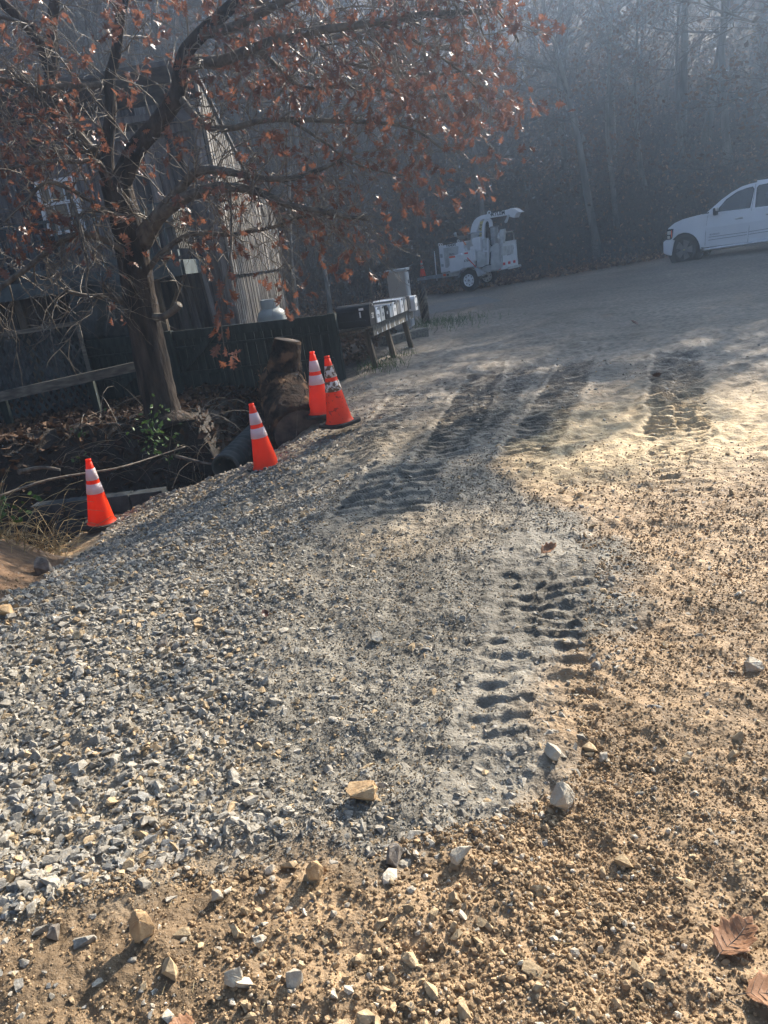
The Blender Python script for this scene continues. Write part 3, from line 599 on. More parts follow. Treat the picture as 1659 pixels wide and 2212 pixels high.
# lattice screen, sheet and rail left of the oak
def make_lattice():
    a=at(-60,800,11.4); b_=at(190,790,11.9); t=empty('lattice_screen',(a.x,a.y,.0),math.atan2(b_.y-a.y,b_.x-a.x),label='grey diagonal lattice screen under the deck at far left',cat='lattice screen')
    L=(Vector((b_.x,b_.y,0))-Vector((a.x,a.y,0))).length; q=MB(); z0,z1=-.35,1.25
    for s in (1,-1):
        x=-1.6
        while x<L+1.6:
            xa,za,xb,zb=x,z0,x+(z1-z0)*.55,z1
            if s<0: xa,xb=xb,xa
            if xa!=xb:
                pts=[]
                for X,Z in ((xa,za),(xb,zb)): pts.append((X,Z))
                # clip to [0,L]
                (xA,zA),(xB,zB)=pts
                def cl(X,Z,X2,Z2):
                    if X<0: tt=(0-X)/(X2-X); return 0,Z+(Z2-Z)*tt
                    if X>L: tt=(L-X)/(X2-X); return L,Z+(Z2-Z)*tt
                    return X,Z
                if not((xA<0 and xB<0) or (xA>L and xB>L)):
                    p=cl(xA,zA,xB,zB); r=cl(xB,zB,xA,zA); q.bar((p[0],s*.006,p[1]),(r[0],s*.006,r[1]),.008,.035,(0,1,0)) if False else q.bar((p[0],s*.006,p[1]),(r[0],s*.006,r[1]),.035,.008,(0,1,0))
            x+=.105
    q.build('lattice',m_tarp,t); f=MB(); f.box((L/2,-.03,z1+.02),(L,.05,.06)); f.box((L,-.03,.45),(.06,.06,1.56)); f.build('frame',m_oldwood,t)
make_lattice()
def make_tarp():
    n=14; vs=[];fs=[]
    for i in range(n):
        for j in range(10):
            p=at(150+150*i/(n-1),606+128*j/9,12.3); vs.append((p.x,p.y+.05*math.sin(i*1.7+j*.4)+.03*math.sin(j*2.1+i),p.z))
    for i in range(n-1):
        for j in range(9): a=i*10+j; fs.append((a,a+10,a+11,a+1))
    b=MB(); b.add(vs,fs,True); o=b.build('tarpaulin',m_tarp); tag(o,'crumpled grey-blue tarpaulin hanging behind the fence left of the oak','tarpaulin')
    s=o.modifiers.new('solid','SOLIDIFY'); s.thickness=.008
make_tarp()
def make_fence():
    A=at(172,745,12.3); B=at(729,690,11.4); A.z=B.z=0; a=Vector((A.x,A.y,-.05)); t=empty('wooden_fence',a,math.atan2(B.y-A.y,B.x-A.x),label='dark stained board fence with rails running behind the oak and log',cat='fence'); L=(B-A).length
    def zt(x): return 1.02+(.92-1.02)*x/L
    posts=[.06,L*.37,L-.06]
    for p in posts: b=MB(); b.box((p,-.05,zt(p)/2-.1),(.11,.11,zt(p)+.26)); b.build('post',m_fence,t)
    for i in range(2):
        x0,x1=posts[i]+.055,posts[i+1]-.055; b=MB(); x=x0
        while x<x1-.01:
            w=min(.14*rnd.uniform(.9,1.1),x1-x); b.box((x+w/2,.0+rnd.uniform(-.004,.004),zt(x)/2-.05),(w-.006,.02,zt(x)+.08)); x+=w
        b.build('board_panel',m_fence,t)
        for zz,h in ((-.05,.13),(-.24,.035),(-.62,.05)):
            b=MB(); b.bar((x0,-.035,zt(x0)+zz),(x1,-.035,zt(x1)+zz),.045,h); b.build('rail',m_fence,t)
    b=MB(); b.bar((posts[0]+.5,-.07,.3),(posts[1]-.06,-.07,.8),.03,.10); b.build('brace_board',m_fence,t)
    b=MB(); b.bar((posts[1]+.1,-.075,.42),(posts[1]+.72,-.075,.9),.03,.10); b.build('brace_board',m_fence,t)
make_fence()
def make_handrail():
    p=at(-30,864,10.5); q=at(318,786,11.0); t=empty('hand_rail',(p.x,p.y,p.z-.75),label='grey timber hand rail slanting across the bank at far left',cat='hand rail'); o=t.location
    b=MB(); b.bar(p-o,q-o,.045,.13); b.build('rail_board',m_oldwood,t)
    for f in (.08,.62): r=p.lerp(q,f)-o; b=MB(); b.bar(r+Vector((0,.07,-1.0)),r+Vector((0,.07,.05)),.09,.09,(0,1,0)); b.build('post',m_fence,t)
make_handrail()
def make_tank():
    p=at(586,676,12.9); t=empty('gas_tank',(p.x,p.y,-.3),label='dull white gas tank with collar standing behind the fence',cat='gas tank'); h=p.z+.3
    b=MB(); r=.235; b.lathe([(.001,-.0),(r*.8,.0),(r,.08)]+[(r,h-.06)]+[(r*math.cos(a),h-.06+.16*math.sin(a)) for a in np.linspace(.15,1.45,8)]+[(.001,h+.10)],28); b.build('body',m_tank,t)
    b=MB(); zc=h+.07; b.lathe([(.14,zc),(.145,zc+.14),(.138,zc+.145),(.132,zc+.14),(.13,zc)],24); o=b.build('collar',m_tank,t); b=MB(); b.lathe([(.02,0),(.025,.05),(.045,.055),(.045,.08),(.001,.085)],12,(0,0,zc-.01)); b.build('valve',m_grey,t)
make_tank()
def make_log():
    t=empty('fallen_log',at(645,930,8.9),label='thick shredded fallen log with sawn end and upright branch stub',cat='log'); o=t.location.copy()
    pts=smooth([at(648,935,8.75),at(634,900,9.1),at(616,855,9.5),at(608,825,9.8),at(612,800,10.2)],5)
    n=len(pts); b=MB(); b.tube([p-o for p in pts],[.33,.335,.34,.35,.345,.335,.33,.325,.32,.32,.315,.31,.30,.29,.28,.27,.25,.22,.2,.18,.15][:n],28,jit=.10); me=b.build('trunk',m_logbark,t)
    st=smooth([at(604,850,9.6),at(610,810,9.62),at(617,770,9.62),at(621,735,9.62)],4); b=MB(); b.tube([p-o for p in st],np.linspace(.235,.165,len(st)),20,jit=.07); b.build('branch_stub',m_logbark,t)
    d=(pts[0]-pts[1]).normalized(); x=d.orthogonal().normalized(); y=d.cross(x); b=MB(); c=pts[0]-o+d*.012; k=24; b.add([c]+[c+(x*math.cos(2*math.pi*i/k)+y*math.sin(2*math.pi*i/k))*.30 for i in range(k)],[(0,1+i,1+(i+1)%k) for i in range(k)]); b.build('sawn_end',m_logcut,t)
    d=(st[-1]-st[-2]).normalized(); x=d.orthogonal().normalized(); y=d.cross(x); b=MB(); c=st[-1]-o+d*.008; b.add([c]+[c+(x*math.cos(2*math.pi*i/k)+y*math.sin(2*math.pi*i/k))*.152 for i in range(k)],[(0,1+i,1+(i+1)%k) for i in range(k)]); b.build('sawn_end',m_logcut,t)
    b=MB()
    for i in range(240):
        q=rnd.randint(2,n-6); p=pts[q]-o; a=rnd.uniform(0,6.28); dd=(pts[q+1]-pts[q]).normalized(); x=dd.orthogonal().normalized(); y=dd.cross(x); rad=.325
        s=p+(x*math.cos(a)+y*math.sin(a))*rad; e=s+dd*rnd.uniform(-.16,.16)+(x*math.cos(a)+y*math.sin(a))*rnd.uniform(.0,.04)+Vector((0,0,rnd.uniform(-.04,.02))); b.tube([s,(s+e)/2+Vector((0,0,.01)),e],[.007,.008,.002],4,cap=False)
    b.build('torn_bark',m_logbark,t,fix=False)['kind']='stuff'
make_log()
def make_pipe():
    p=at(487,1012,8.55); t=empty('drain_pipe',p,label='grey ribbed drain pipe poking from the ditch bank',cat='drain pipe'); d=Vector((.28,.95,.12)).normalized()
    t.rotation_euler=d.to_track_quat('Z','Y').to_euler(); b=MB(); prof=[]; 
    for i in range(22): z=i*.05; prof+=[(.155 if i%2 else .17,z),(.155 if i%2 else .17,z+.03)]
    prof=[(.14,1.1),(.14,0)]+prof; b.lathe(prof,24); b.build('pipe_wall',m_pipe,t)
make_pipe()
def make_headwall():
    p=at(235,1085,8.85); t=empty('block_wall',(p.x,p.y,p.z),R(-6),label='low dark concrete block wall in the ditch behind the left cone',cat='block wall')
    for r_ in range(3):
        for c in range(4):
            b=MB(); b.box((-.72+c*.41+(.2 if r_%2 else 0),.15*(r_==2)*0+rnd.uniform(-.012,.012),-.42+r_*.205),(.395,.19,.195)); b.build('block',m_block,t,bevel=.008)
make_headwall()
# ------------------------------------------------------------------ mailboxes
def text(body,size,name,m,parent,loc,rot,ext=.002,align='CENTER',bold=0):
    c=bpy.data.curves.new(name,'FONT'); c.body=body; c.size=size; c.extrude=ext; c.align_x=align; c.align_y='CENTER'; c.offset=bold
    o=bpy.data.objects.new(name,c); COL.objects.link(o); me=bpy.data.meshes.new_from_object(o.evaluated_get(bpy.context.evaluated_depsgraph_get())); bpy.data.objects.remove(o); bpy.data.curves.remove(c)
    me.materials.clear(); me.materials.append(m); o=bpy.data.objects.new(name,me); COL.objects.link(o); o.parent=parent; o.matrix_local=Matrix.Translation(loc)@rot.to_4x4(); return o
MA=Vector((.20,11.75,-.22)); MBv=Vector((.92,13.75,-.22)); mdir=(MBv-MA).normalized(); mperp=Vector((mdir.y,-mdir.x,0)); mang=math.atan2(mperp.y,mperp.x)
def make_mail_rack():
    t=empty('mailbox_stand',MA,mang,label='long timber stand on three leaning posts carrying the mailbox row',cat='mailbox stand')
    for k,f in enumerate((0,.98,2.05)):
        b=MB(); b.bar((0.03,f,.05),(-.08,f,.80),.08,.075,(0,1,0)); b.build('post',m_post,t)
    b=MB(); b.box((.04,1.12,.76),(.03,2.3,.15)); b.build('front_board',m_oldwood,t); b=MB(); b.box((-.2,1.12,.85),(.5,2.3,.03)); b.box((-.45,1.12,.76),(.03,2.3,.12)); b.build('shelf',m_oldwood,t)
    b=MB()
    for i in range(9):
        y=.1+i*.24+rnd.uniform(-.05,.05); h=rnd.uniform(.04,.12); b=MB(); b.prism([(y,.69),(y+rnd.uniform(.03,.07),.69),(y+.03,.69+h)],.056,.060,'x'); b.build('paint_drip',m_white,t)
    b=MB(); b.bar((-.42,-.28,.80),(.05,-.28,.83),.5,.03); b.build('bracket_board',m_post,t)
make_mail_rack()
def mailbox(label,y,w,h,L,mb,md,flag=None,num=None,cat='mailbox',x1=.10,z=.866,group='mailboxes on the long stand'):
    loc=MA+mdir*y; t=empty('mailbox',(loc.x,loc.y,z-.22),mang,label=label,cat=cat,group=group)
    r=w/2; poly=[(-r,0),(r,0)]+[(r*math.cos(a),h-r+r*math.sin(a)) for a in np.linspace(0,math.pi,11)]
    b=MB(); b.prism(poly,x1-L,x1,'x'); b.build('body',mb,t,bevel=.004)
    k=1.05; b=MB(); b.prism([(a*k,c*1.02-.002) for a,c in poly],x1+.001,x1+.022,'x'); d=b.build('door',md,t,bevel=.003)
    b=MB(); b.box((x1+.03,0,h*.9),(.02,.03,.03)); b.build('handle',m_grey,d)
    if flag: b=MB(); b.box((x1-.12,-r-.006,h*.62),(.02,.006,.13)); b.box((x1-.085,-r-.006,h*.62+.05),(.05,.006,.035)); b.build('flag',flag,t)
    if num: text(num,w*.42,'number',m_ink if md!=m_black else m_white,d,Vector((x1+.0235,0,h*.42)),Matrix(((0,0,1),(1,0,0),(0,1,0))),.001)
    return t
def ridge(t,L,w,h):
    for zz in (.28,.7): b=MB(); b.box((.12-L/2,-w/2-.004,h*zz),(L-.06,.012,.018)); b.build('side_rib',m_black,t)
t=mailbox('extra large black mailbox with white sticker at the near end of the row',-.28,.26,.32,.50,m_black,m_black,m_white,'32',x1=.14); ridge(t,.50,.26,.32)
specs=[('white-fronted mailbox right beside the big black mailbox',.11,m_grey,m_white,'231'),('grey mailbox with white door edge, third along the row',.34,m_grey,m_cream,'25'),('black mailbox with a pale number plate, fourth along the row',.56,m_black,m_black,'40'),('silver-blue mailbox just past the black one with number plate',.78,m_bluegrey,m_bluegrey,None),('white mailbox with a tan front panel at mid row',.99,m_tan,m_white,'17'),('narrow dark mailbox between two pale ones',1.20,m_black,m_grey,None),('white mailbox with raised flag, third from the far end',1.42,m_white,m_white,'12'),('weathered grey mailbox, next to last but one',1.64,m_bluegrey,m_grey,None),('black mailbox leaning next to the last white box',1.86,m_black,m_black,None),('white mailbox with dark slots at the far end of the row',2.10,m_white,m_white,None)]
for i,(l,y,mb,md,nm) in enumerate(specs):
    t=mailbox(l,y,.165,.21+.03*rnd.random()-.01+(.05 if i==9 else 0),.46,mb,md,m_red if i in (1,6) else None,nm,z=.866 if i<9 else .82,x1=.10 if i<9 else .16)
    if i==9:
        for yy in (-.045,.045): b=MB(); b.box((.184,yy,.09),(.004,.02,.06)); b.build('slot',m_ink,t)
def make_cabinet():
    p=at(868,700,16.3); t=empty('utility_cabinet',(p.x,p.y,.04),R(-14),label='tan utility cabinet with pale side standing behind the mailboxes',cat='utility cabinet')
    b=MB(); b.box((0,.2,.60),(.37,.40,1.14)); b.build('body',m_tan,t,bevel=.012); b=MB(); b.box((.196,.2,.60),(.02,.36,1.08)); b.box((.208,.08,.60),(.008,.03,1.0)); d=b.build('side_panel',m_bluegrey,t); b=MB(); b.box((.215,.2,.95),(.02,.05,.07)); b.build('latch',m_grey,d)
    b=MB(); b.box((.01,.2,1.195),(.44,.46,.05)); b.build('lid',m_bluegrey,t,bevel=.01); b=MB(); b.box((-.08,.15,1.235),(.16,.12,.03)); b.build('wood_scrap',m_oldwood,t); b=MB(); b.box((0,.2,-.08),(.3,.3,.24)); b.build('plinth',m_grey,t)
make_cabinet()
p=at(835,744,14.3); q=at(918,727,14.9); b=MB(); o=(p+q)/2; o.z=.06; b.bar(Vector((p.x,p.y,.09))-o,Vector((q.x,q.y,.09))-o,.24,.17); tb=b.build('ground_timber',m_oldwood,None,bevel=.012); tb.location=o; tag(tb,'weathered sleeper lying on the ground under the mailbox posts','timber sleeper')
def make_stump_post():
    p=at(920,690,17.6); t=empty('vine_post',(p.x,p.y,-.02),label='dark vine-wrapped wooden post left of the wood chipper',cat='post'); b=MB(); b.tube([(0,0,-.1),(-.01,0,.4),(-.02,.0,.88)],[.09,.08,.07],12,jit=.15); b.build('post',m_bark,t)
    b=MB()
    for k in range(14):
        a0=rnd.uniform(0,6.28); pts=[(.095*math.cos(a0+i*.9)-.02*i/8,.095*math.sin(a0+i*.9),i*.11) for i in range(8)]; b.tube(pts,[.012]*7+[.004],4,cap=False)
    b.build('vines',m_twig,t,fix=False)
    b=MB(); b.tube([(-.24,.05,-.1),(-.29,.05,1.25)],[.014,.012],6); b.build('stake',m_grey,t)
make_stump_post()
# ------------------------------------------------------------------ wood chipper
def wheel(parent,loc,rt_,wt,rr,mt,mr,nsp=8,name='wheel',star=False):
    e=empty(name,loc); e.parent=parent
    b=MB(); h=wt/2; b.lathe([(rr,-h*.8),(rr+.02,-h),(rt_-.05,-h),(rt_-.01,-h*.75),(rt_,-h*.4),(rt_,h*.4),(rt_-.01,h*.75),(rt_-.05,h),(rr,h*.9)],40,(0,0,0),'y'); b.build('tyre',m_rubber,e)
    b=MB(); b.lathe([(rr,-h*.8),(rr-.012,-h*.9),(rr-.03,-h*.7),(rr-.04,-h*.45),(rr*.62,-h*.50),(rr*.30,-h*.62),(.001,-h*.64)],40,(0,0,0),'y'); b.lathe([(rr,h*.9),(rr-.03,h*.5),(.001,h*.3)],24,(0,0,0),'y'); b.build('rim',mr,e)
    b=MB()
    if star:
        for k in range(nsp):
            a=2*math.pi*k/nsp; c,s_=math.cos(a),math.sin(a); w0,w1=.05,.10; p=[]
            for r,w in((rr*.2,w0),(rr*.95,w1)): p+=[(r*c-w*s_,r*s_+w*c),(r*c+w*s_,r*s_-w*c)]
            q=[p[0],p[2],p[3],p[1]]; b.prism(q,-h*.86,-h*.55,'y')
        b.lathe([(.001,-h*.95),(.05,-h*.95),(.075,-h*.86),(.075,-h*.5)],20,(0,0,0),'y'); b.build('spokes',m_alloy,e)
        b=MB(); b.prism([(-.03,.008),(-.012,.008),(-.008,.014),(.010,.014),(.012,.008),(.034,.008),(.028,-.008),(.010,-.008),(.008,-.014),(-.010,-.014),(-.012,-.008),(-.034,-.008)],-h*.95-.004,-h*.95,'y'); b.build('emblem',m_yellow,e)
        b=MB(); b.lathe([(rr-.045,-h*.44),(.07,-h*.44)],30,(0,0,0),'y'); b.build('brake_plate',m_grey,e)  # flat disc in one even grey set behind the spokes
    else:
        for k in range(nsp):
            a=2*math.pi*k/nsp; b=MB(); b.lathe([(.001,0),(.024,0)],10,(rr*.72*math.cos(a),-h*.565,rr*.72*math.sin(a)),'y'); b.build('rim_hole',m_ink,e)
        b=MB(); b.lathe([(.001,-h*.95),(.03,-h*.95),(.04,-h*.85),(.04,-h*.6),(.07,-h*.62),(.07,-h*.5)],16,(0,0,0),'y'); b.build('hub',m_grey,e)
    return e
def make_chipper():
    YAW=R(29); SC=360.; cy,sy=math.cos(YAW),math.sin(YAW); c8,s8=math.cos(R(8.3)),math.sin(R(8.3))
    P=at(1014,630,26.4); t=empty('wood_chipper',(P.x,P.y,P.z),-YAW+R(-8.5)+R(4),label='white towable wood chipper with curved discharge chute parked on the lot',cat='wood chipper')
    def z(u,v,Y=0):
        du,dv=u-790,1190-v; lx=(du*c8+dv*s8)/SC; lz=(-du*s8+dv*c8)/SC; return ((lx-Y*sy)/cy,lz)
    def pr(name,pts,y0,y1,m,par=None,bev=.012):
        b=MB(); ym=y0; b.prism([z(u,v,ym) for u,v in pts],y0,y1,'y'); return b.build(name,m,par or t,bevel=bev)
    def pt(u,v,Y): a=z(u,v,Y); return Vector((a[0],Y,a[1]))
    # running gear
    w=wheel(t,(z(790,1060,.1)[0],.12,.385),.385,.22,.215,m_rubber,m_white); w2=wheel(t,(w.location.x,1.72,.385),.385,.22,.215,m_rubber,m_white)
    b=MB(); b.tube([(w.location.x,.2,.385),(w.location.x,1.65,.385)],.04,10); b.build('axle',m_black,t)
    fx0,fz=z(430,985,.3); 
    b=MB()
    for y in(.34,1.46): b.bar((z(440,985,y)[0],y,.64),(z(1180,880,y)[0],y,.64),.07,.12)
    for X in (-.9,.0,.9,1.5): b.bar((X,.34,.62),(X,1.46,.62),.06,.08)
    b.build('chassis',m_cream,t)
    b=MB(); x0=z(440,985,.9)[0]; x1=z(128,1014,.9)[0]; b.bar((x0+.3,.55,.63),(x1,.9,.61),.09,.12); b.bar((x0+.3,1.25,.63),(x1,.9,.61),.09,.118); b.bar((x1+.08,.9,.612),(x1-.14,.9,.60),.12,.1); b.build('tongue',m_bluegrey,t)
    b=MB(); p=pt(345,975,.75); q=pt(315,705,.75); b.tube([p-Vector((0,0,.3)),p,q],[.02,.02,.018],8); b.build('jack_post',m_white,t)
    # engine housing
    e=pr('engine_housing',[(368,645),(690,580),(712,700),(712,890),(690,915),(410,975)],.38,1.42,m_white,bev=.02)
    pr('louvre_panel',[(437,668),(630,640),(630,750),(500,905),(472,908)],.368,.379,m_cream,e,.003)
    b=MB()
    for k in range(13):
        v0=690+k*16; u0=450+k*2.4; u1=min(620,630-max(0,k-4)*14); b.bar(pt(u0,v0,.366),pt(u1,v0-(u1-u0)*.145,.366),.006,.006)
    for a_,b_ in (((437,668),(472,908)),((437,668),(630,640)),((630,640),(630,750))): b.bar(pt(*a_,.366),pt(*b_,.366),.008,.008)
    o=b.build('louvre_slats',m_grey,e)
    TM=Matrix(((1,0,0),(0,0,-1),(0,1,0)))
    text('BANDIT',.115,'lettering',m_ink,e,pt(537,630,.376),TM,.002,bold=.004); text('BEAR',.10,'lettering',m_inkg,e,pt(550,737,.364),TM,.001,bold=.003)
    b=MB(); b.box(pt(410,760,.377),(.11,.004,.13)); b.box(pt(428,880,.377),(.10,.004,.09)); b.build('warning_label',m_bluegrey,e)
    pr('intake_cap',[(500,565),(510,540),(533,530),(555,540),(566,565),(555,590),(533,600),(510,590)],.6,.66,m_rock_t,e,.004)
    pr('engine_top',[(430,600),(480,545),(600,520),(640,560),(640,585)],.55,1.2,m_black,e); b=MB(); p=pt(612,585,.8); b.tube([p,p+Vector((0,0,.16)),p+Vector((.02,0,.24))],.035,10); b.tube([p+Vector((0,0,.2)),p+Vector((-.03,0,.32))],.055,12); b.build('exhaust_stack',m_bluegrey,e)
    def ring(u,v,Y,r,par,m=m_white):
        p=pt(u,v,Y); b=MB(); n=14; b.tube([p+Vector((r*math.cos(2*math.pi*i/n),0,r*math.sin(2*math.pi*i/n))) for i in range(n+1)],r*.33,6); b.build('lifting_eye',m,par,fix=False)
    ring(380,625,.5,.045,e); ring(410,622,.5,.04,e); ring(630,575,.5,.04,e)
    f=pr('fuel_tank',[(505,775),(655,725),(700,740),(705,905),(690,930),(525,972)],.02,.36,m_white,bev=.035); b=MB(); b.box(pt(550,770,.012),(.25,.004,.06)); b.build('warning_label',m_amber,f)
    g=pr('tool_box',[(682,705),(785,685),(803,880),(710,902)],.0,.36,m_white,bev=.015); text('6784',.115,'lettering',m_ink,g,pt(742,812,-.004),TM,.002); b=MB(); b.box(pt(730,722,-.003),(.15,.004,.05)); b.build('warning_label',m_red,g); ring(728,682,.2,.055,g)
    # fender
    pts=[(636,1020),(662,925),(690,905),(828,882),(850,890),(897,998)]; b=MB(); L=[z(u,v,.0) for u,v in pts]
    for i in range(len(L)-1): b.bar((L[i][0],.14,L[i][1]),(L[i+1][0],.14,L[i+1][1]),.32,.02)
    b.build('fender',m_bluegrey,t); pr('fender_step',[(828,884),(870,890),(990,965),(900,998)],.0,.03,m_bluegrey,bev=.003); b=MB(); b.box(pt(950,955,.2),(.2,.35,.04)); b.build('step_plate',m_grey,t)
    b=MB(); p=pt(745,775,-.03); q=pt(865,890,-.03); b.tube([p,q],.018,6); b.build('red_pry_bar',m_red,t)
    # drum housing, belt guard, boxes
    pr('control_box',[(780,645),(840,632),(862,812),(808,820)],.22,.6,m_white,bev=.015)
    pr('drum_housing',[(865,695),(930,690),(975,720),(975,890),(880,890)],.25,1.3,m_cream)
    pr('belt_guard',[(840,535),(895,525),(922,690),(862,700),(800,600),(800,545)],.22,.55,m_white,bev=.03)
    pr('feed_housing',[(945,545),(1025,540),(1035,660),(1100,600),(1200,640),(1200,900),(945,925)],.34,1.35,m_cream)
    b=MB(); b.bar(pt(1010,545,.3),pt(1030,860,.3),.05,.07,(0,1,0)); b.bar(pt(960,660,.3),pt(965,900,.3),.05,.07,(0,1,0)); b.bar(pt(960,700,.3),pt(1020,690,.3),.05,.05); b.bar(pt(1105,690,.3),pt(1115,840,.3),.04,.05,(0,1,0)); b.build('feed_frame',m_white,t)
    b=MB(); b.tube([pt(1030,520,.28),pt(1045,620,.26),pt(1085,650,.25),pt(1045,720,.25),pt(1040,850,.28)],.022,6); b.tube([pt(985,380,.4),pt(1010,460,.35),pt(1030,560,.3)],.022,6); b.tube([pt(930,900,.2),pt(1000,865,.2),pt(1060,850,.22)],.015,6); b.build('hydraulic_hose',m_rubber,t)
    arch=smooth([pt(960,545,.5),pt(955,430,.5),pt(968,350,.5),pt(1000,318,.5),pt(1035,345,.5),pt(1045,410,.5)],5); b=MB()
    for i in range(len(arch)-1): b.bar(arch[i],arch[i+1]+(arch[i+1]-arch[i])*.1,.09,.16,(0,1,0)) if False else b.bar(arch[i],arch[i+1]+(arch[i+1]-arch[i])*.1,.10,.12,(0,1,0))
    b.build('lift_arch',m_white,t); b=MB(); b.tube([pt(990,340,.52),pt(1000,530,.52)],.05,10); b.build('lift_cylinder',m_black,t)
    pr('valve_box',[(1030,410),(1085,402),(1092,535),(1045,545)],.4,.75,m_bluegrey); pr('valve_cap',[(1025,405),(1082,395),(1086,412),(1030,420)],.37,.78,m_grey,bev=.004); pr('valve_body',[(1050,548),(1098,540),(1110,600),(1060,625)],.42,.75,m_bluegrey)
    # chute
    outer=[(785,478),(792,420),(806,370),(830,325),(865,293),(915,270),(1000,253),(1120,228),(1235,204),(1250,203)]; inner=[(1256,265),(1130,285),(1010,302),(935,318),(912,330),(885,395),(862,470)]
    c=pr('discharge_chute',outer+inner,.62,.98,m_white,bev=.012); pr('chute_flange',[(752,482),(925,452),(932,468),(758,494)],.52,1.1,m_bluegrey,c,.004); pr('chute_base',[(792,490),(915,468),(925,560),(815,600),(792,560)],.6,1.05,m_cream,c)
    pr('chute_deflector',[(1240,205),(1270,192),(1300,188),(1328,198),(1392,236),(1350,245),(1328,302),(1262,286),(1215,266)],.58,1.02,m_white,c); pr('deflector_handle',[(1248,262),(1268,268),(1240,352),(1222,362),(1205,350)],.54,.575,m_bluegrey,c,.004)
    ring(1020,240,.7,.062,c); text('XYLEM',.175,'lettering',m_ink,c,pt(1128,250,.614),Matrix.Rotation(0,3,'Y')@TM,.002,bold=.004)
    b=MB(); a=[pt(1030,262,.613),pt(1045,240,.613),pt(1058,262,.613),pt(1044,275,.613)]; b.add([q[:] for q in a],[(0,1,2,3)]); b.build('leaf_emblem',m_pipe,c)
    pr('safety_sign',[(905,345),(948,335),(945,640),(925,660),(905,540)],.595,.61,m_yellow,c,.002)
    for k,(w_,v) in enumerate((('DO',385),('NOT',425),('PUT',465),('INTO',505),('THIS',548))): text(w_,.085,'lettering',m_ink,c,pt(925,v,.590),TM,.002,bold=.002)
    # infeed tray folded up at the rear: lies in the rear plane
    X=z(1205,880,.34)[0]; W_t=1.45; h0=.60; h1=1.50; y0=.20
    tr=MB(); tr.box((X+.02,y0+W_t/2,(h0+h1)/2),(.05,W_t,h1-h0)); tray=tr.build('infeed_tray',m_white,t,bevel=.012)
    b=MB(); b.box((X+.055,y0+W_t/2,h0+.05),(.03,W_t,.10)); b.box((X+.05,y0+.03,1.05),(.05,.06,.9)); b.box((X+.05,y0+W_t-.03,1.05),(.05,.06,.9)); b.box((X+.05,y0+W_t/2,h1-.02),(.06,W_t,.06)); b.build('tray_rim',m_white,tray)
    b=MB(); 
    for yy in(.25,1.2): b.box((X+.048,y0+yy,1.28),(.006,.04,.14)); b.build('tray_slot' if yy<1 else 'tray_slot',m_ink,tray); b=MB()
    for k in range(5): b.box((X+.053,y0+.2+k*.24,.78),(.006,.22,.09)); b.build('reflective_strip',m_red if k%2==0 else m_white,tray); b=MB()
    text('BANDIT',.10,'lettering',m_inkg,tray,Vector((X+.048,y0+W_t*.5,1.06)),Matrix(((0,0,1),(1,0,0),(0,1,0))),.001)
    pr('side_apron',[(1050,640),(1120,600),(1190,560),(1205,885),(1150,912),(1060,918)],.20,.235,m_cream)
    b=MB(); b.tube([(X+.0,y0+.02,h1-.05),(X+.0,y0+.02,1.76),(X+.0,y0+.1,1.80),(X+.0,y0+W_t-.1,1.80),(X+.0,y0+W_t-.02,1.76),(X+.0,y0+W_t-.02,h1-.05)],.028,10); b.build('feed_bar',m_steel,t); b=MB(); b.box((X-.35,.8,1.62),(.08,.7,.22)); b.build('throat_plate',m_white,t)
    pr('control_post',[(1142,470),(1150,440),(1195,430),(1200,520),(1195,600),(1150,610)],.3,.5,m_cream)
    b=MB(); p=pt(1170,895,.24); b.box(p,(.09,.06,.09)); b.build('tail_lamp',m_red,t,bevel=.01); b=MB(); b.box(pt(458,998,.29),(.11,.02,.08)); b.build('side_reflector',m_amber,t); b=MB(); b.box(pt(503,995,.29),(.09,.02,.07)); b.build('socket',m_ink,t)
    return t,x1
chip,tx=make_chipper()
bpy.context.view_layer.update()
chip.scale=(.88,.93,.93); bpy.context.view_layer.update(); q=chip.matrix_world@Vector((tx+.10,.9,.665)); make_cone('small dirty orange cone perched on the tongue of the wood chipper',q,.56,True,base_rot=.3)
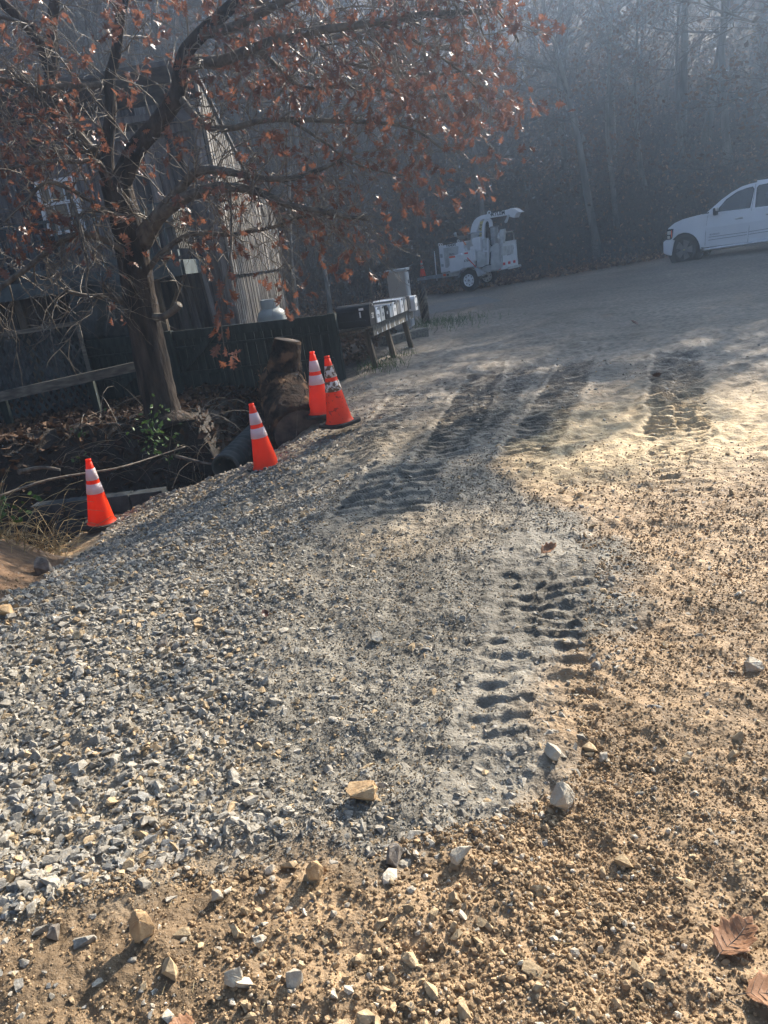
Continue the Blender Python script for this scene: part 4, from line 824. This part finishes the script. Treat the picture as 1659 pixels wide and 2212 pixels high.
# ------------------------------------------------------------------ pickup truck
def make_truck():
    SC=402.; c9,s9=math.cos(R(8.8)),math.sin(R(8.8)); P=at(1478,573,24.2); t=empty('pickup_truck',(P.x,P.y,P.z),R(-17),label='white crew cab pickup truck parked at the right edge below the wooded hill',cat='pickup truck'); t.rotation_euler=(0,R(-.6),R(-38)); t.scale=(.90,1,1.03)
    def z(u,v): du,dv=u-640,1230-v; return ((du*c9+dv*s9)/SC,(-du*s9+dv*c9)/SC)
    WD=1.98
    def arch(cx,r,a0,a1,n=9): return [(cx+r*math.cos(a),.39+r*math.sin(a)) for a in np.linspace(a0,a1,n)]
    wb=3.66; zs=.42
    hood=[z(365,822),z(440,765),z(540,722),z(620,700),z(720,675),z(835,650)]
    belt=1.27
    lower=[z(350,1105),(z(330,1040)[0],z(330,1040)[1]),(z(330,985)[0],z(332,985)[1]),(z(358,950)[0]-.0,z(358,950)[1]),z(352,850)]+hood+[(2.9,belt+.02),(2.95,1.30),(4.75,1.30),(4.78,.62),(4.5,.55)]
    lower+=arch(wb,.53,0,math.pi)+[(wb-.6,zs),(.66,zs)]+arch(0,.53,.1,math.pi-.1)+[(z(460,1125)[0],z(460,1125)[1])]
    def body(poly,ins,y0,y1,name,m,par):
        n=len(poly); b=MB(); rings=[(y0,lambda k:.02),(y0+.035,lambda k:0),(y1-.035,lambda k:0),(y1,lambda k:.02)]
        cx=sum(p[0] for p in poly)/n; cz=sum(p[1] for p in poly)/n; vs=[]
        for r_,(y,f) in enumerate(rings):
            for k,(a,c) in enumerate(poly):
                sh=.985 if r_ in(0,3) else 1; yy=y+(ins(a,c) if r_<2 else -ins(a,c)); vs.append((cx+(a-cx)*(1 if sh==1 else .997),yy,cz+(c-cz)*sh))
        fs=[tuple(range(n)),tuple(range(4*n-1,3*n-1,-1))]
        for r_ in range(3):
            for k in range(n): fs.append((r_*n+k,(r_+1)*n+k,(r_+1)*n+(k+1)%n,r_*n+(k+1)%n))
        b.add(vs,fs); o=b.build(name,m,par); bm=bmesh.new(); bm.from_mesh(o.data); bmesh.ops.triangulate(bm,faces=[f for f in bm.faces if len(f.verts)>4]); bm.to_mesh(o.data); bm.free()
        bv=o.modifiers.new('bevel','BEVEL'); bv.width=.012; bv.segments=2; bv.limit_method='ANGLE'; bv.angle_limit=R(25); return o
    insl=lambda a,c: max(0,(c-.95))*.10+max(0,(.15-a))*.16*(1 if c>.4 else 1)
    bd=body(lower,insl,0,WD,'body',m_car,t)
    roof=[z(830,655),z(1000,500),z(1110,420),z(1220,360),z(1300,336),z(1395,315)]
    xr=3.05; rtop=z(1395,315)[1]+.025
    cabin=roof+[(2.2,rtop+.02),(2.85,rtop),(3.0,rtop-.08),(3.08,1.28),(z(835,650)[0]+.05,1.22)]
    insc=lambda a,c: .05+max(0,c-1.2)*.30
    body(cabin,insc,0,WD,'cab',m_car,t)
    # windows
    def side_panel(name,pts,m,par=t,off=.006,y=None,ins=insc):
        b=MB(); b.add([(a,ins(a,c)-off,c) for a,c in pts],[tuple(range(len(pts)))]); b.build(name,m,par,fix=False); b=MB(); b.add([(a,WD-ins(a,c)+off,c) for a,c in pts],[tuple(range(len(pts)))]); return b.build(name,m,par,fix=False)
    fw=[z(1005,660),z(1015,590),z(1090,500),z(1190,425),z(1290,388),z(1350,374),z(1368,395),z(1358,600)]
    side_panel('front_side_window',[z(960,690),z(985,590),z(1060,495),z(1180,412),z(1290,375),z(1355,360),z(1380,385),z(1370,612)],m_black,off=.003); side_panel('front_side_glass',fw,m_glass,off=.009)
    xo=z(1440,580)[0]; b0=z(1440,580)[1]-.01; rw=[(xo,b0),(xo+.02,rtop-.20),(xo+.06,rtop-.14),(xo+.60,rtop-.12),(xo+.72,rtop-.25),(xo+.74,b0)]; side_panel('rear_side_glass',rw,m_glass,off=.009); side_panel('rear_side_window',[(xo-.03,b0-.03),(xo-.01,rtop-.17),(xo+.05,rtop-.11),(xo+.62,rtop-.09),(xo+.76,rtop-.25),(xo+.78,b0-.03)],m_black,off=.003)
    b=MB(); a,c=z(870,625),z(1120,430); 
    i0,i1=insc(*a),insc(*c); b.add([(a[0]-.03,i0+.06,a[1]+.015),(c[0]-.03,i1+.05,c[1]+.015),(c[0]-.03,WD-i1-.05,c[1]+.015),(a[0]-.03,WD-i0-.06,a[1]+.015)],[(0,1,2,3)]); b.build('windscreen',m_glass,t,fix=False)
    b=MB(); p=z(800,668); q=z(875,640); b.bar((p[0],.25,p[1]+.01),(q[0],.25,q[1]),.4,.03); b.bar((p[0],1.2,p[1]+.01),(q[0],1.2,q[1]),.8,.03); b.build('wiper_cowl',m_black,t)
    # seams, mouldings, handle
    b=MB()
    for pts in ([(870,670),(868,780),(872,900),(880,1000)],[(1400,330),(1393,600),(1397,800),(1405,1010)]):
        L=[z(*q) for q in pts]
        for i in range(len(L)-1): b.bar((L[i][0],insl(*L[i])-.001,L[i][1]),(L[i+1][0],insl(*L[i+1])-.001,L[i+1][1]),.012,.006,(0,1,0))
    xx=3.0; b.bar((xx,-.001,.55),(xx,.02,1.28),.012,.006,(0,1,0)); b.build('panel_seams',m_grey,t)
    b=MB()
    for v0,v1 in ((905,832),(938,860)):
        a=z(915,v0); c=z(1380,v1); b.bar((a[0],-.006,a[1]),(c[0],-.006,c[1]),.014,.014); d=(1430-1380)*1.; b.bar((c[0]+.05,-.006,c[1]),(3.0,-.006,c[1]+.02),.014,.014)
    b.build('side_moulding',m_grey,t)
    def door(p0,p1,hx):
        b=MB(); zz=(.52,.95,1.24); vs=[]
        for Z in zz:
            for (xa,xb) in ((p0,p1),): vs+=[(xa,insl(9,Z)-.004,Z),(xb,insl(9,Z)-.004,Z)]
        b.add(vs,[(0,1,3,2),(2,3,5,4)]); d=b.build('door',m_car,t,fix=False)
        h=MB(); h.bar((hx,-.024,1.10),(hx+.26,-.024,1.11),.03,.035); h.build('door_handle',m_steel,d,bevel=.008); h=MB(); h.bar((hx+.02,.012,1.08),(hx+.24,.012,1.09),.008,.05); h.build('handle_recess',m_grey,d)
    xd0,xd1=z(880,900)[0],z(1398,800)[0]; door(xd0,xd1-.008,xd1-.42); door(xd1+.008,2.98,2.5)
    L0=z(985,870); text('SILVERADO',.06,'lettering',m_inkg,t,Vector((L0[0],-.004,L0[1]+.005)),Matrix(((1,0,0),(0,0,-1),(0,1,0))),.001)
    e=MB(); a=z(965,650); e.box((a[0]+.03,-.10,a[1]+.06),(.12,.22,.20)); mo=e.build('door_mirror',m_black,t,bevel=.03); e=MB(); a=z(990,605); e.box((a[0]-.0,-.12,a[1]+.02),(.07,.18,.10)); e.build('mirror_cap',m_steel,mo,bevel=.02)
    # headlamp, bumper, arches
    e=MB(); e.prism([z(362,838),z(440,828),z(436,945),z(368,955)],.012,.30,'y'); hl=e.build('headlamp',m_black,t,bevel=.01); e=MB(); a=z(395,875); e.box((a[0]+.0,.004,a[1]),(.11,.05,.10)); a=z(395,925); e.box((a[0],.004,a[1]),(.08,.05,.08)); e.build('lens',m_steel,hl,bevel=.01); e=MB(); a=z(430,885); e.box((a[0],.006,a[1]),(.03,.02,.2)); e.build('turn_signal',m_amber,hl)
    e=MB(); e.prism([z(362,838),z(440,828),z(436,945),z(368,955)],WD-.30,WD-.012,'y'); e.build('headlamp',m_black,t,bevel=.01)
    e=MB(); pb=[z(328,980),z(360,958),z(478,952),z(470,1000),z(458,1132),z(400,1125),z(345,1108)]; e.prism(pb,-.015,WD+.015,'y'); e.build('bumper',m_car,t,bevel=.03)
    g=z(350,880); e=MB(); e.box((g[0]+.0,WD/2,g[1]),(.08,1.3,.26)); e.build('grille',m_black,t,bevel=.01)
    e=MB()
    for cx in (0,wb):
        for y in (.01,WD-.01):
            pts=arch(cx,.545,-.05,math.pi+.05,14)
            for i in range(len(pts)-1): e.bar((pts[i][0],y,pts[i][1]),(pts[i+1][0],y,pts[i+1][1]),.06,.03)
    e.build('arch_lip',m_car,t)
    e=MB(); e.box((2.15,WD/2,.62),(4.9,WD-.3,.34)); e.build('underbody',m_ink,t)
    e=MB(); 
    for cx in(0,wb): e=MB(); e.lathe([(.001,.09),(.525,.09),(.525,.45)],24,(cx,0,.4),'y'); e.build('wheel_well',m_ink,t,fix=False)
    for cx in (0,wb):
        for y in (.15,WD-.15):
            w=wheel(t,(cx,y,.435),.435,.27,.285,m_rubber,m_black,5,star=True)
            if y>1: w.rotation_euler=(0,0,math.pi)
    e=MB(); e.tube([(.56,-.05,.36),(.75,-.09,.37),(2.95,-.09,.40),(3.1,-.05,.39)],.045,10); e.build('side_step',m_steel,t)
    bed=MB(); bed.box((4.0,.04,1.2),(1.75,.06,.28)); bed.box((4.0,WD-.04,1.2),(1.75,.06,.28)); bed.box((4.85,WD/2,.95),(.06,WD-.1,.7)); bed.box((4.0,WD/2,1.33),(1.7,WD-.15,.03)); bed.build('cargo_bed',m_car,t,bevel=.02)
    e=MB(); e.box((4.93,WD/2,.55),(.14,WD-.05,.18)); e.build('rear_bumper',m_steel,t,bevel=.02)
make_truck()
# ------------------------------------------------------------------ woodland on the hill
def np_segs(P0,P1,r0,r1):
    P0=np.asarray(P0);P1=np.asarray(P1);r0=np.asarray(r0)[:,None];r1=np.asarray(r1)[:,None]
    d=P1-P0; d/=np.linalg.norm(d,axis=1)[:,None]+1e-9; h=np.where(np.abs(d[:,2:3])>.9,np.array([[1.,0,0]]),np.array([[0,0,1.]])); u=np.cross(d,h); u/=np.linalg.norm(u,axis=1)[:,None]; w=np.cross(d,u)
    vs=[]
    for P,r in((P0,r0),(P1,r1)):
        for k in range(3): a=2*np.pi*k/3; vs.append(P+(u*np.cos(a)+w*np.sin(a))*r)
    v=np.stack(vs,1).reshape(-1,3); n=len(P0); b=(np.arange(n)*6)[:,None]
    f=np.concatenate([b+np.array([[k,(k+1)%3,3+(k+1)%3,3+k]]) for k in range(3)]).reshape(-1,4); return v,f
def tree_template(H,seed,leafy=0,spread=1.,lean=0.,low=.35):
    r_=random.Random(seed); segs=[]; leafp=[]; tr=MB()
    pts=[Vector((0,0,-.4))]; d=Vector((lean,0,1)).normalized(); n=9
    for i in range(n): d=(d+Vector((r_.gauss(0,.05),r_.gauss(0,.05),.03))).normalized(); pts.append(pts[-1]+d*((H+.4)/n))
    R0=H*.011+.03; rad=[R0*1.35]+[R0*(1-.9*(i/n)) for i in range(1,n+1)]; tr.tube(pts,rad,7,jit=.1)
    def br(p,d,L,r,lev):
        m=3 if lev else 2; q=p.copy(); dd=d.normalized(); nodes=[q.copy()]
        for i in range(m):
            dd=(dd+Vector((r_.gauss(0,.16),r_.gauss(0,.16),r_.gauss(.05,.14)))).normalized(); q2=q+dd*(L/m); segs.append((q[:],q2[:],r*(1-.75*i/m),r*(1-.75*(i+1)/m))); q=q2; nodes.append(q.copy())
        if lev>0:
            for nd_ in nodes[1:]:
                for _ in range(2 if lev>1 else 3):
                    br(nd_,dd+Vector((r_.gauss(0,.7),r_.gauss(0,.7),r_.gauss(.15,.5))),L*r_.uniform(.35,.6),r*.5,lev-1)
        elif r_.random()<leafy:
            for _ in range(3): leafp.append((q+Vector((r_.gauss(0,.12),r_.gauss(0,.12),r_.gauss(-.05,.12))))[:])
    nb=int(15+H*.6)
    for i in range(nb):
        f=low+(1-low)*(i+r_.random())/nb; k=min(n-1,int(f*n)); p=pts[k].lerp(pts[k+1],f*n-k); a=r_.uniform(0,6.28); el=r_.uniform(.15,.9)
        br(p,Vector((math.cos(a)*spread,math.sin(a)*spread,el)),H*(.12+.2*(1-f))*r_.uniform(.7,1.2),R0*.38*(1-.6*f),2)
    me_t=tr.build('trunk',m_ftrunk); 
    v,f=np_segs([s[0] for s in segs],[s[1] for s in segs],[s[2] for s in segs],[s[3] for s in segs]); cr=link('crown',np_mesh('crown',v,f),m_ftwig)
    root=empty('woodland_tree',(0,0,0)); me_t.parent=root; cr.parent=root
    if leafp:
        P=np.array(leafp); n_=len(P); s_=rs.uniform(.06,.14,n_); a=rs.normal(size=(n_,3)); a/=np.linalg.norm(a,axis=1)[:,None]; b=np.cross(a,rs.normal(size=(n_,3))); b/=np.linalg.norm(b,axis=1)[:,None]
        V=np.stack([P-a*s_[:,None],P+b*s_[:,None]*.6,P+a*s_[:,None],P-b*s_[:,None]*.6],1).reshape(-1,3); F=np.arange(4*n_).reshape(-1,4)
        lf=link('dead_leaves',np_mesh('dead_leaves',V,F),m_fleaf); lf.parent=root
    return root
TT=[tree_template(13,1,0,.8),tree_template(13,2,.25,1.),tree_template(13,3,0,.7,.12),tree_template(13,4,.6,1.1,.0,.25),tree_template(13,5,.1,.9,-.1),tree_template(13,6,.9,1.2,0,.15)]
used=set()
def put(k,x,y,H,label,group='bare trees on the wooded hillside',rz=None,lean=0):
    o=TT[k] if k not in used else copy_tree(TT[k]); used.add(k); o.location=(x,y,float(hgt(np.array([x]),np.array([y]),False)[0])); s=H/13; o.scale=(s,s,s); o.rotation_euler=(0,lean,rnd.uniform(0,6.28) if rz is None else rz); tag(o,label,'tree',group); return o
# trunks one can point to
for (px,py,Y,k,H,lab) in ((1290,428,31,2,13,'leaning forked grey tree at the hill foot between chipper and pickup'),(1320,345,36,0,15,'straight slim tree on the slope above the leaning forked tree'),(1392,378,34,4,9,'thin bare tree left of the pickup hood on the slope'),(1470,340,38,0,16,'tall straight tree rising behind the pickup hood'),(1520,340,37,4,15,'tall thin tree rising above the pickup windscreen'),(1575,370,35,0,14,'thick hazy trunk directly above the pickup cab'),(1640,330,38,2,16,'hazy tree at the right picture edge above the pickup'),(1030,470,30,0,11,'pale bare trunk standing behind the chipper chute'),(1215,250,42,4,15,'slim tree high on the slope right of the oak leaves'),(700,610,24,4,6,'small sapling behind the black mailbox'),(628,640,19.5,2,5.5,'twisted dark sapling at the far corner of the house')):
    p=at(px,py,Y); put(k,p.x,p.y,H,lab,None)
for (x,y,k,H,sx,lab) in ((17.2,23.0,1,13.5,1.7,'tall branching tree out to the right whose shadow stripes the lot'),(18.2,25.8,2,15,1.6,'second roadside tree right of the pickup'),(21.5,24.5,4,14,1.5,'third roadside tree beyond the right edge'),(15.6,20.6,0,10,1.2,'slim roadside tree nearest the lot on the right'),(23.5,28.5,3,15,1.3,'brown-leaved roadside tree right of the pickup'),(19.0,29.6,5,15,1.2,'dense leafy tree on the bank beyond the pickup'),(20.8,31.2,3,17,1.2,'tall leafy tree on the bank beyond the pickup'),(17.2,29.2,5,11,1.2,'shorter leafy tree on the bank beyond the pickup'),(22.6,31.5,5,17,1.2,'leafy tree standing farthest right on the bank')):
    o=put(k,x,y,H,lab,'roadside trees right of the lot'); o.scale=(o.scale[0]*sx,o.scale[1]*sx,o.scale[2])
n=0
for i in range(900):
    x=rs.uniform(-24,48); y=toe(x)+rs.uniform(2,34)**1.0; 
    if x<-3 and y<24: continue
    s_=.67*x+.74*y; zb=float(hgt(np.array([x]),np.array([y]),False)[0])
    infr=x<.5*y
    if x>9:
        top=(s_-10.0+rs.uniform(-6,2.5))*.62; H=top-zb
        if H<4 or s_<27 or rs.rand()<.76: continue
        H=min(H,19); k=[5,3,5,5,3,1][rs.randint(6)] if not infr else [1,3,0,2,4,5][rs.randint(6)]
    else: H=rs.uniform(6,14); k=[0,1,2,3,4,1][rs.randint(6)]
    put(k,x,y,H,'bare grey-brown woodland tree among many on the hazy hillside'); n+=1
    if n>=135: break
print('forest',n)
# thin saplings and brush on the slope
def make_brush():
    n=5200; x=rs.uniform(-16,26,n); y=toe(x)+rs.uniform(-1.2,1,n)*1+np.abs(rs.normal(0,8,n)); k=~((x<-1.8)&(y<21))&(x<.62*y); x=x[k];y=y[k];n=len(x)
    z=hgt(x,y,False); P=np.stack([x,y,z-.05],-1); H=rs.uniform(.5,2.6,n)*(1+.6*(x<3)); d=np.stack([rs.normal(0,.28,n),rs.normal(0,.28,n),np.ones(n)],-1); A0=[];A1=[];r0=[];r1=[]; lp=[]
    for s_ in range(4):
        P2=P+d*(H/4)[:,None]; ra=.011*(1-s_*.22)*H**.5; A0.append(P);A1.append(P2);r0.append(ra);r1.append(ra*.75)
        for _ in range(2):
            q=rs.normal(0,.8,(n,3)); q[:,2]=rs.uniform(-.1,.9,n); e=P2+q*(H*.17)[:,None]; A0.append(P2);A1.append(e);r0.append(ra*.5);r1.append(ra*.25); e2=e+(q+rs.normal(0,.5,(n,3)))*(H*.12)[:,None]; A0.append(e);A1.append(e2);r0.append(ra*.3);r1.append(ra*.15); m=rs.rand(n)<.12; lp.append(e2[m])
        d=d+rs.normal(0,.22,(n,3)); P=P2
    v,f=np_segs(np.vstack(A0),np.vstack(A1),np.concatenate(r0),np.concatenate(r1)); o=link('undergrowth',np_mesh('undergrowth',v,f),m_ftwig); tag(o,'tangled bare saplings and brush covering the hillside','undergrowth',kind='stuff')
    return np.vstack(lp)
LP=make_brush()
def leafquads(P,s_,flat,name,label,colr,m=None,parent=None,cat='leaves'):
    n=len(P); nn=rs.normal(size=(n,3))*np.array([flat,flat,1]); nn/=np.linalg.norm(nn,axis=1)[:,None]; a=np.cross(nn,rs.normal(size=(n,3))); a/=np.linalg.norm(a,axis=1)[:,None]; b=np.cross(nn,a); S_=s_[:,None]
    cu=nn*(rs.uniform(-.3,.5,(n,1)))*S_
    V=np.stack([P-a*S_+cu,P-a*S_*.3+b*S_*.5,P+a*S_*.4+b*S_*.42+cu*.5,P+a*S_+cu,P+a*S_*.4-b*S_*.42,P-a*S_*.3-b*S_*.5+cu*.3],1).reshape(-1,3); F=np.arange(6*n).reshape(-1,6)
    F=np.concatenate([F[:,[0,1,4,5]],F[:,[1,2,3,4]]]) if False else np.concatenate([F[:,[0,1,2,5]],F[:,[5,2,3,4]]])
    o=link(name,np_mesh(name,V,F,np.repeat(colr,6,0)),m or m_litter,parent); tag(o,label,cat,kind='stuff'); return o
def brown(n,k=1.): return np.where(rs.rand(n,1)<.35,np.array([[.22,.13,.075]]),np.array([[.12,.065,.038]]))*rs.uniform(.5,1.5,(n,1))*k
def make_litter():
    n=60000; x=rs.uniform(-16,28,n); y=toe(x)-2.2+np.abs(rs.normal(0,14,n)); k=~((x<-1.8)&(y<20.5))&(x<.66*y); x=x[k];y=y[k]; n=len(x); P=np.stack([x,y,hgt(x,y,False)+rs.uniform(.01,.12,n)],-1)
    leafquads(P,rs.uniform(.06,.13,n),.6,'hill_leaves','brown leaf litter carpeting the wooded slope',brown(n,1.1))
    leafquads(LP,rs.uniform(.05,.1,len(LP)),1,'brush_leaves','withered leaves clinging to the hillside brush',brown(len(LP),1.3))
    # ditch bank and under the mailboxes
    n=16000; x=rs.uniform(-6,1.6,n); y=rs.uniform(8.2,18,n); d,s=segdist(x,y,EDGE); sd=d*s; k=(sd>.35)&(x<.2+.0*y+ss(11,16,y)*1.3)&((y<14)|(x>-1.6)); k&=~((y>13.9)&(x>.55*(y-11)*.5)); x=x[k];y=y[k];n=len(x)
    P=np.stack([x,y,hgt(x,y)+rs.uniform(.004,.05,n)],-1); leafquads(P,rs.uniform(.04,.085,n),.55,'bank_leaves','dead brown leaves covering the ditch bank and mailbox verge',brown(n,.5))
make_litter()
# ------------------------------------------------------------------ bank plants, dry grass, sticks
def make_bank():
    A0=[];A1=[];r0=[];r1=[];gp=[]
    def arc(p,d,L,r,n=5,droop=.25):
        q=np.array(p,float); d=np.array(d,float); d/=np.linalg.norm(d)
        for i in range(n):
            d=d+rs.normal(0,.12,3)+np.array([0,0,-droop*i/n]); d/=np.linalg.norm(d); q2=q+d*L/n; A0.append(q);A1.append(q2);r0.append(r*(1-.6*i/n));r1.append(r*(1-.6*(i+1)/n)); q=q2
        return q
    for i in range(420):
        x=rs.uniform(-4.4,-2.95); y=rs.uniform(6.0,7.9); 
        if x>np.interp(y,[5.2,6.6,7.4,8],[-2.5,-2.95,-3.15,-3.2]): continue
        arc((x,y,hz(x,y)),(rs.normal(.25,.7),rs.normal(-.2,.7),rs.uniform(.2,1)),rs.uniform(.3,.9),.0035,6,.5)
    v,f=np_segs(A0,A1,r0,r1); o=link('dry_grass',np_mesh('dry_grass',v,f),m_grass); tag(o,'straw-coloured dry grass tangle on the left bank','dry grass',kind='stuff')
    A0.clear();A1.clear();r0.clear();r1.clear()
    for i in range(330):
        x=rs.uniform(-4.2,-.9); y=rs.uniform(8.4,10.1); e=arc((x,y,hz(x,y)),(rs.normal(0,.8),rs.normal(-.3,.6),rs.uniform(.0,.9)),rs.uniform(.3,1.1),.005,6,.5)
        if rs.rand()<.3: gp.append(e)
    v,f=np_segs(A0,A1,r0,r1); o=link('brambles',np_mesh('brambles',v,f),m_twig); tag(o,'bare trailing brambles over the dark ditch bank','brambles',kind='stuff')
    P=[]
    for e in gp[:20]+[at(500+rs.normal(0,1),940,9.2)]*0:
        for _ in range(6): P.append(np.array(e)+rs.normal(0,.05,3))
    c=np.array(at(612*.55,932,9.3)); 
    for _ in range(90): P.append(c+rs.normal(0,1,3)*np.array([.14,.1,.16]))
    c=np.array(at(10,1100,6.6))
    for _ in range(60): P.append(c+rs.normal(0,1,3)*np.array([.15,.15,.06]))
    P=np.array(P); leafquads(P,rs.uniform(.02,.045,len(P)),1,'ivy_leaves','small green leaves among the brambles on the ditch bank',np.ones((len(P),3)),m_green)
    # grass tufts by the mailbox posts
    A0.clear();A1.clear();r0.clear();r1.clear()
    for (px,py,Y,nn,w) in ((815,795,11.7,160,.22),(860,770,12.6,60,.15),(930,700,16.6,420,.6),(955,690,17.4,200,.5),(700,668,17.5,150,.6)):
        p=at(px,py,Y)
        for i in range(nn):
            x=p.x+rs.normal(0,w); y=p.y+rs.normal(0,w*1.2); arc((x,y,hz(x,y)),(rs.normal(0,.5),rs.normal(0,.5),1),rs.uniform(.06,.2),.004,3,.4)
    v,f=np_segs(A0,A1,r0,r1); o=link('verge_grass',np_mesh('verge_grass',v,f),m_green); tag(o,'short green grass along the verge by the mailbox posts','grass',kind='stuff')
make_bank()
def stick(pts,r,m,label,name='fallen_branch'):
    b=MB(); p=smooth([Vector(q) for q in pts],4); o=p[0].copy(); b.tube([q-o for q in p],np.linspace(r,r*.5,len(p)),7,jit=.15); ob=b.build(name,m); ob.location=o; tag(ob,label,'branch'); return ob
stick([at(-10,1075,7.8),at(110,1035,8.2),at(250,1012,8.5),at(340,985,8.9),at(400,965,9.1)],.016,m_twig,'pale bowed fallen branch lying across the ditch behind the left cone')
stick([at(380,985,9.0),at(440,1000,8.9),at(475,1003,8.7)],.022,m_limb,'short thick branch on the ditch bank left of the pipe')
stick([at(40,1020,8.4),at(90,1010,8.6),at(130,1015,8.6)],.03,m_limb,'dark broken log stub on the bank at far left')
# ------------------------------------------------------------------ fallen leaves lying on the drive
def big_leaf(p,size,rz,label,m=m_bigleaf,curl=.25,tilt=(0,0)):
    half=[(0,-.28,.008),(0,0,.02),(.16,.1,0),(.27,.13,0),(.24,.2,0),(.36,.3,0),(.42,.36,0),(.30,.4,0),(.36,.56,0),(.40,.64,0),(.26,.64,0),(.26,.78,0),(.24,.86,0),(.12,.85,0),(0,1.0,0)]
    b=MB(); m_=[]
    def hz_(x,y): return curl*(abs(x)**1.5)*1.3+curl*.5*(y-.4)**2+.02*math.sin(9*y+3*x)+.022*math.sin(38*(y-abs(x)*.9))*min(1,abs(x)*7)*(1-min(1,abs(x)*1.2))
    for s_ in (1,-1):
        vs=[];fs=[]; N=20; K=6; ed=[(a,t) for a,t,_ in half[1:]]
        ts=np.linspace(0,1,N); 
        # outer edge sampled along the lobes
        L=[0]; 
        for i in range(1,len(ed)): L.append(L[-1]+math.hypot(ed[i][0]-ed[i-1][0],ed[i][1]-ed[i-1][1]))
        for i in range(N):
            l=ts[i]*L[-1]; ex=np.interp(l,L,[e[0] for e in ed]); ey=np.interp(l,L,[e[1] for e in ed]); my=min(1,max(0,ey-.12*(ex>0)*ex/.4))
            for k in range(K):
                u=k/(K-1); x=ex*u; y=my+(ey-my)*u; vs.append((s_*x*size,y*size,hz_(x,y)*size))
        for i in range(N-1):
            for k in range(K-1): a=i*K+k; fs.append((a,a+K,a+K+1,a+1))
        b.add(vs,fs,True)
    b2=MB(); b2.tube([(0,-.32*size,.0),(0,-.1*size,.02*size),(0,.0,hz_(0,0)*size+.004*size),(0,.5*size,hz_(0,.5)*size+.008*size),(0,.98*size,hz_(0,1)*size)],[.012*size,.011*size,.012*size,.009*size,.003*size],6)
    o=b.build('fallen_leaf',m); o.location=p; o.rotation_euler=(tilt[0],tilt[1],rz); tag(o,label,'leaf'); v=b2.build('midrib',m_logcut,o); 
    
    bv=MB()
    for s_ in (1,-1):
        for y0 in (.1,.22,.34,.46,.58,.7,.82):
            pts=[]
            for u in (0,.33,.66,1):
                xx=u*.27*(1-.5*max(0,y0-.5)); yy=y0+u*.16; pts.append((s_*xx*size,yy*size,hz_(xx,yy)*size+.004*size))
            bv.tube(pts,[.006*size,.005*size,.004*size,.002*size],4,cap=False)
    bv.build('side_veins',m_logcut,o,fix=False)
    sd=o.modifiers.new('solid','SOLIDIFY'); sd.thickness=.0004; return o
def gp_(px,py,dz=0):
    p=atz(px,py); p.z=hz(p.x,p.y)+dz; return p
big_leaf(gp_(1555,2068,.012),.125,R(-62),'large curled tan oak leaf near the lower right corner',tilt=(.18,-.12),curl=.45)
big_leaf(gp_(1610,2165,.015),.12,R(-105),'pale brown leaf cut by the bottom right corner',tilt=(.2,-.1),curl=.4)
big_leaf(gp_(1170,1203,.015),.10,R(-70),'single dark orange leaf on the mud at the middle right',tilt=(.3,.2),curl=.5)
big_leaf(gp_(1378,706,.02),.16,R(40),'tiny orange leaf on a sunlit patch of the far lot',m_leaf,tilt=(.5,.2),curl=.5)
big_leaf(gp_(1424,812,.02),.11,R(140),'bright orange leaf on stones right of the far tread marks',m_leaf,tilt=(.5,.4),curl=.5)
big_leaf(gp_(575,1338,.01),.05,R(20),'orange leaf scrap on the grey gravel in the left middle',m_leaf,tilt=(.6,.2),curl=.5)
big_leaf(gp_(420,2205,.01),.06,R(100),'brown leaf scrap at the bottom edge among the pebbles',m_bigleaf,tilt=(.2,.2),curl=.5)
# straw bits in the soil
def make_straw():
    n=170; x=rs.uniform(-.9,1.2,n); y=rs.uniform(1.1,2.2,n); k=gravel_sd(x,y)<.05; x=x[k];y=y[k];n=len(x); z=hgt(x,y)+.006; a=rs.uniform(0,6.28,n); L=rs.uniform(.01,.045,n)
    A=np.stack([x,y,z],-1); B=A+np.stack([np.cos(a)*L,np.sin(a)*L,rs.uniform(-.002,.012,n)],-1); v,f=np_segs(A,B,np.full(n,.0009),np.full(n,.0006)); o=link('straw',np_mesh('straw',v,f),m_grass); tag(o,'dry straw bits strewn over the tan soil','straw',kind='stuff')
make_straw()
# ------------------------------------------------------------------ air
def make_haze():
    b=MB(); b.box((0,0,22.5),(330,330,50)); m=bpy.data.materials.new('haze_air'); m.use_nodes=True; nt=m.node_tree; nt.nodes.remove(nt.nodes['Principled BSDF']); v=nt.nodes.new('ShaderNodeVolumePrincipled')
    v.inputs['Color'].default_value=(.56,.74,1,1); v.inputs['Density'].default_value=.0060; v.inputs['Anisotropy'].default_value=.80; nt.links.new(v.outputs[0],nt.nodes['Material Output'].inputs['Volume'])
    o=b.build('haze',m); tag(o,kind='stuff')
make_haze()
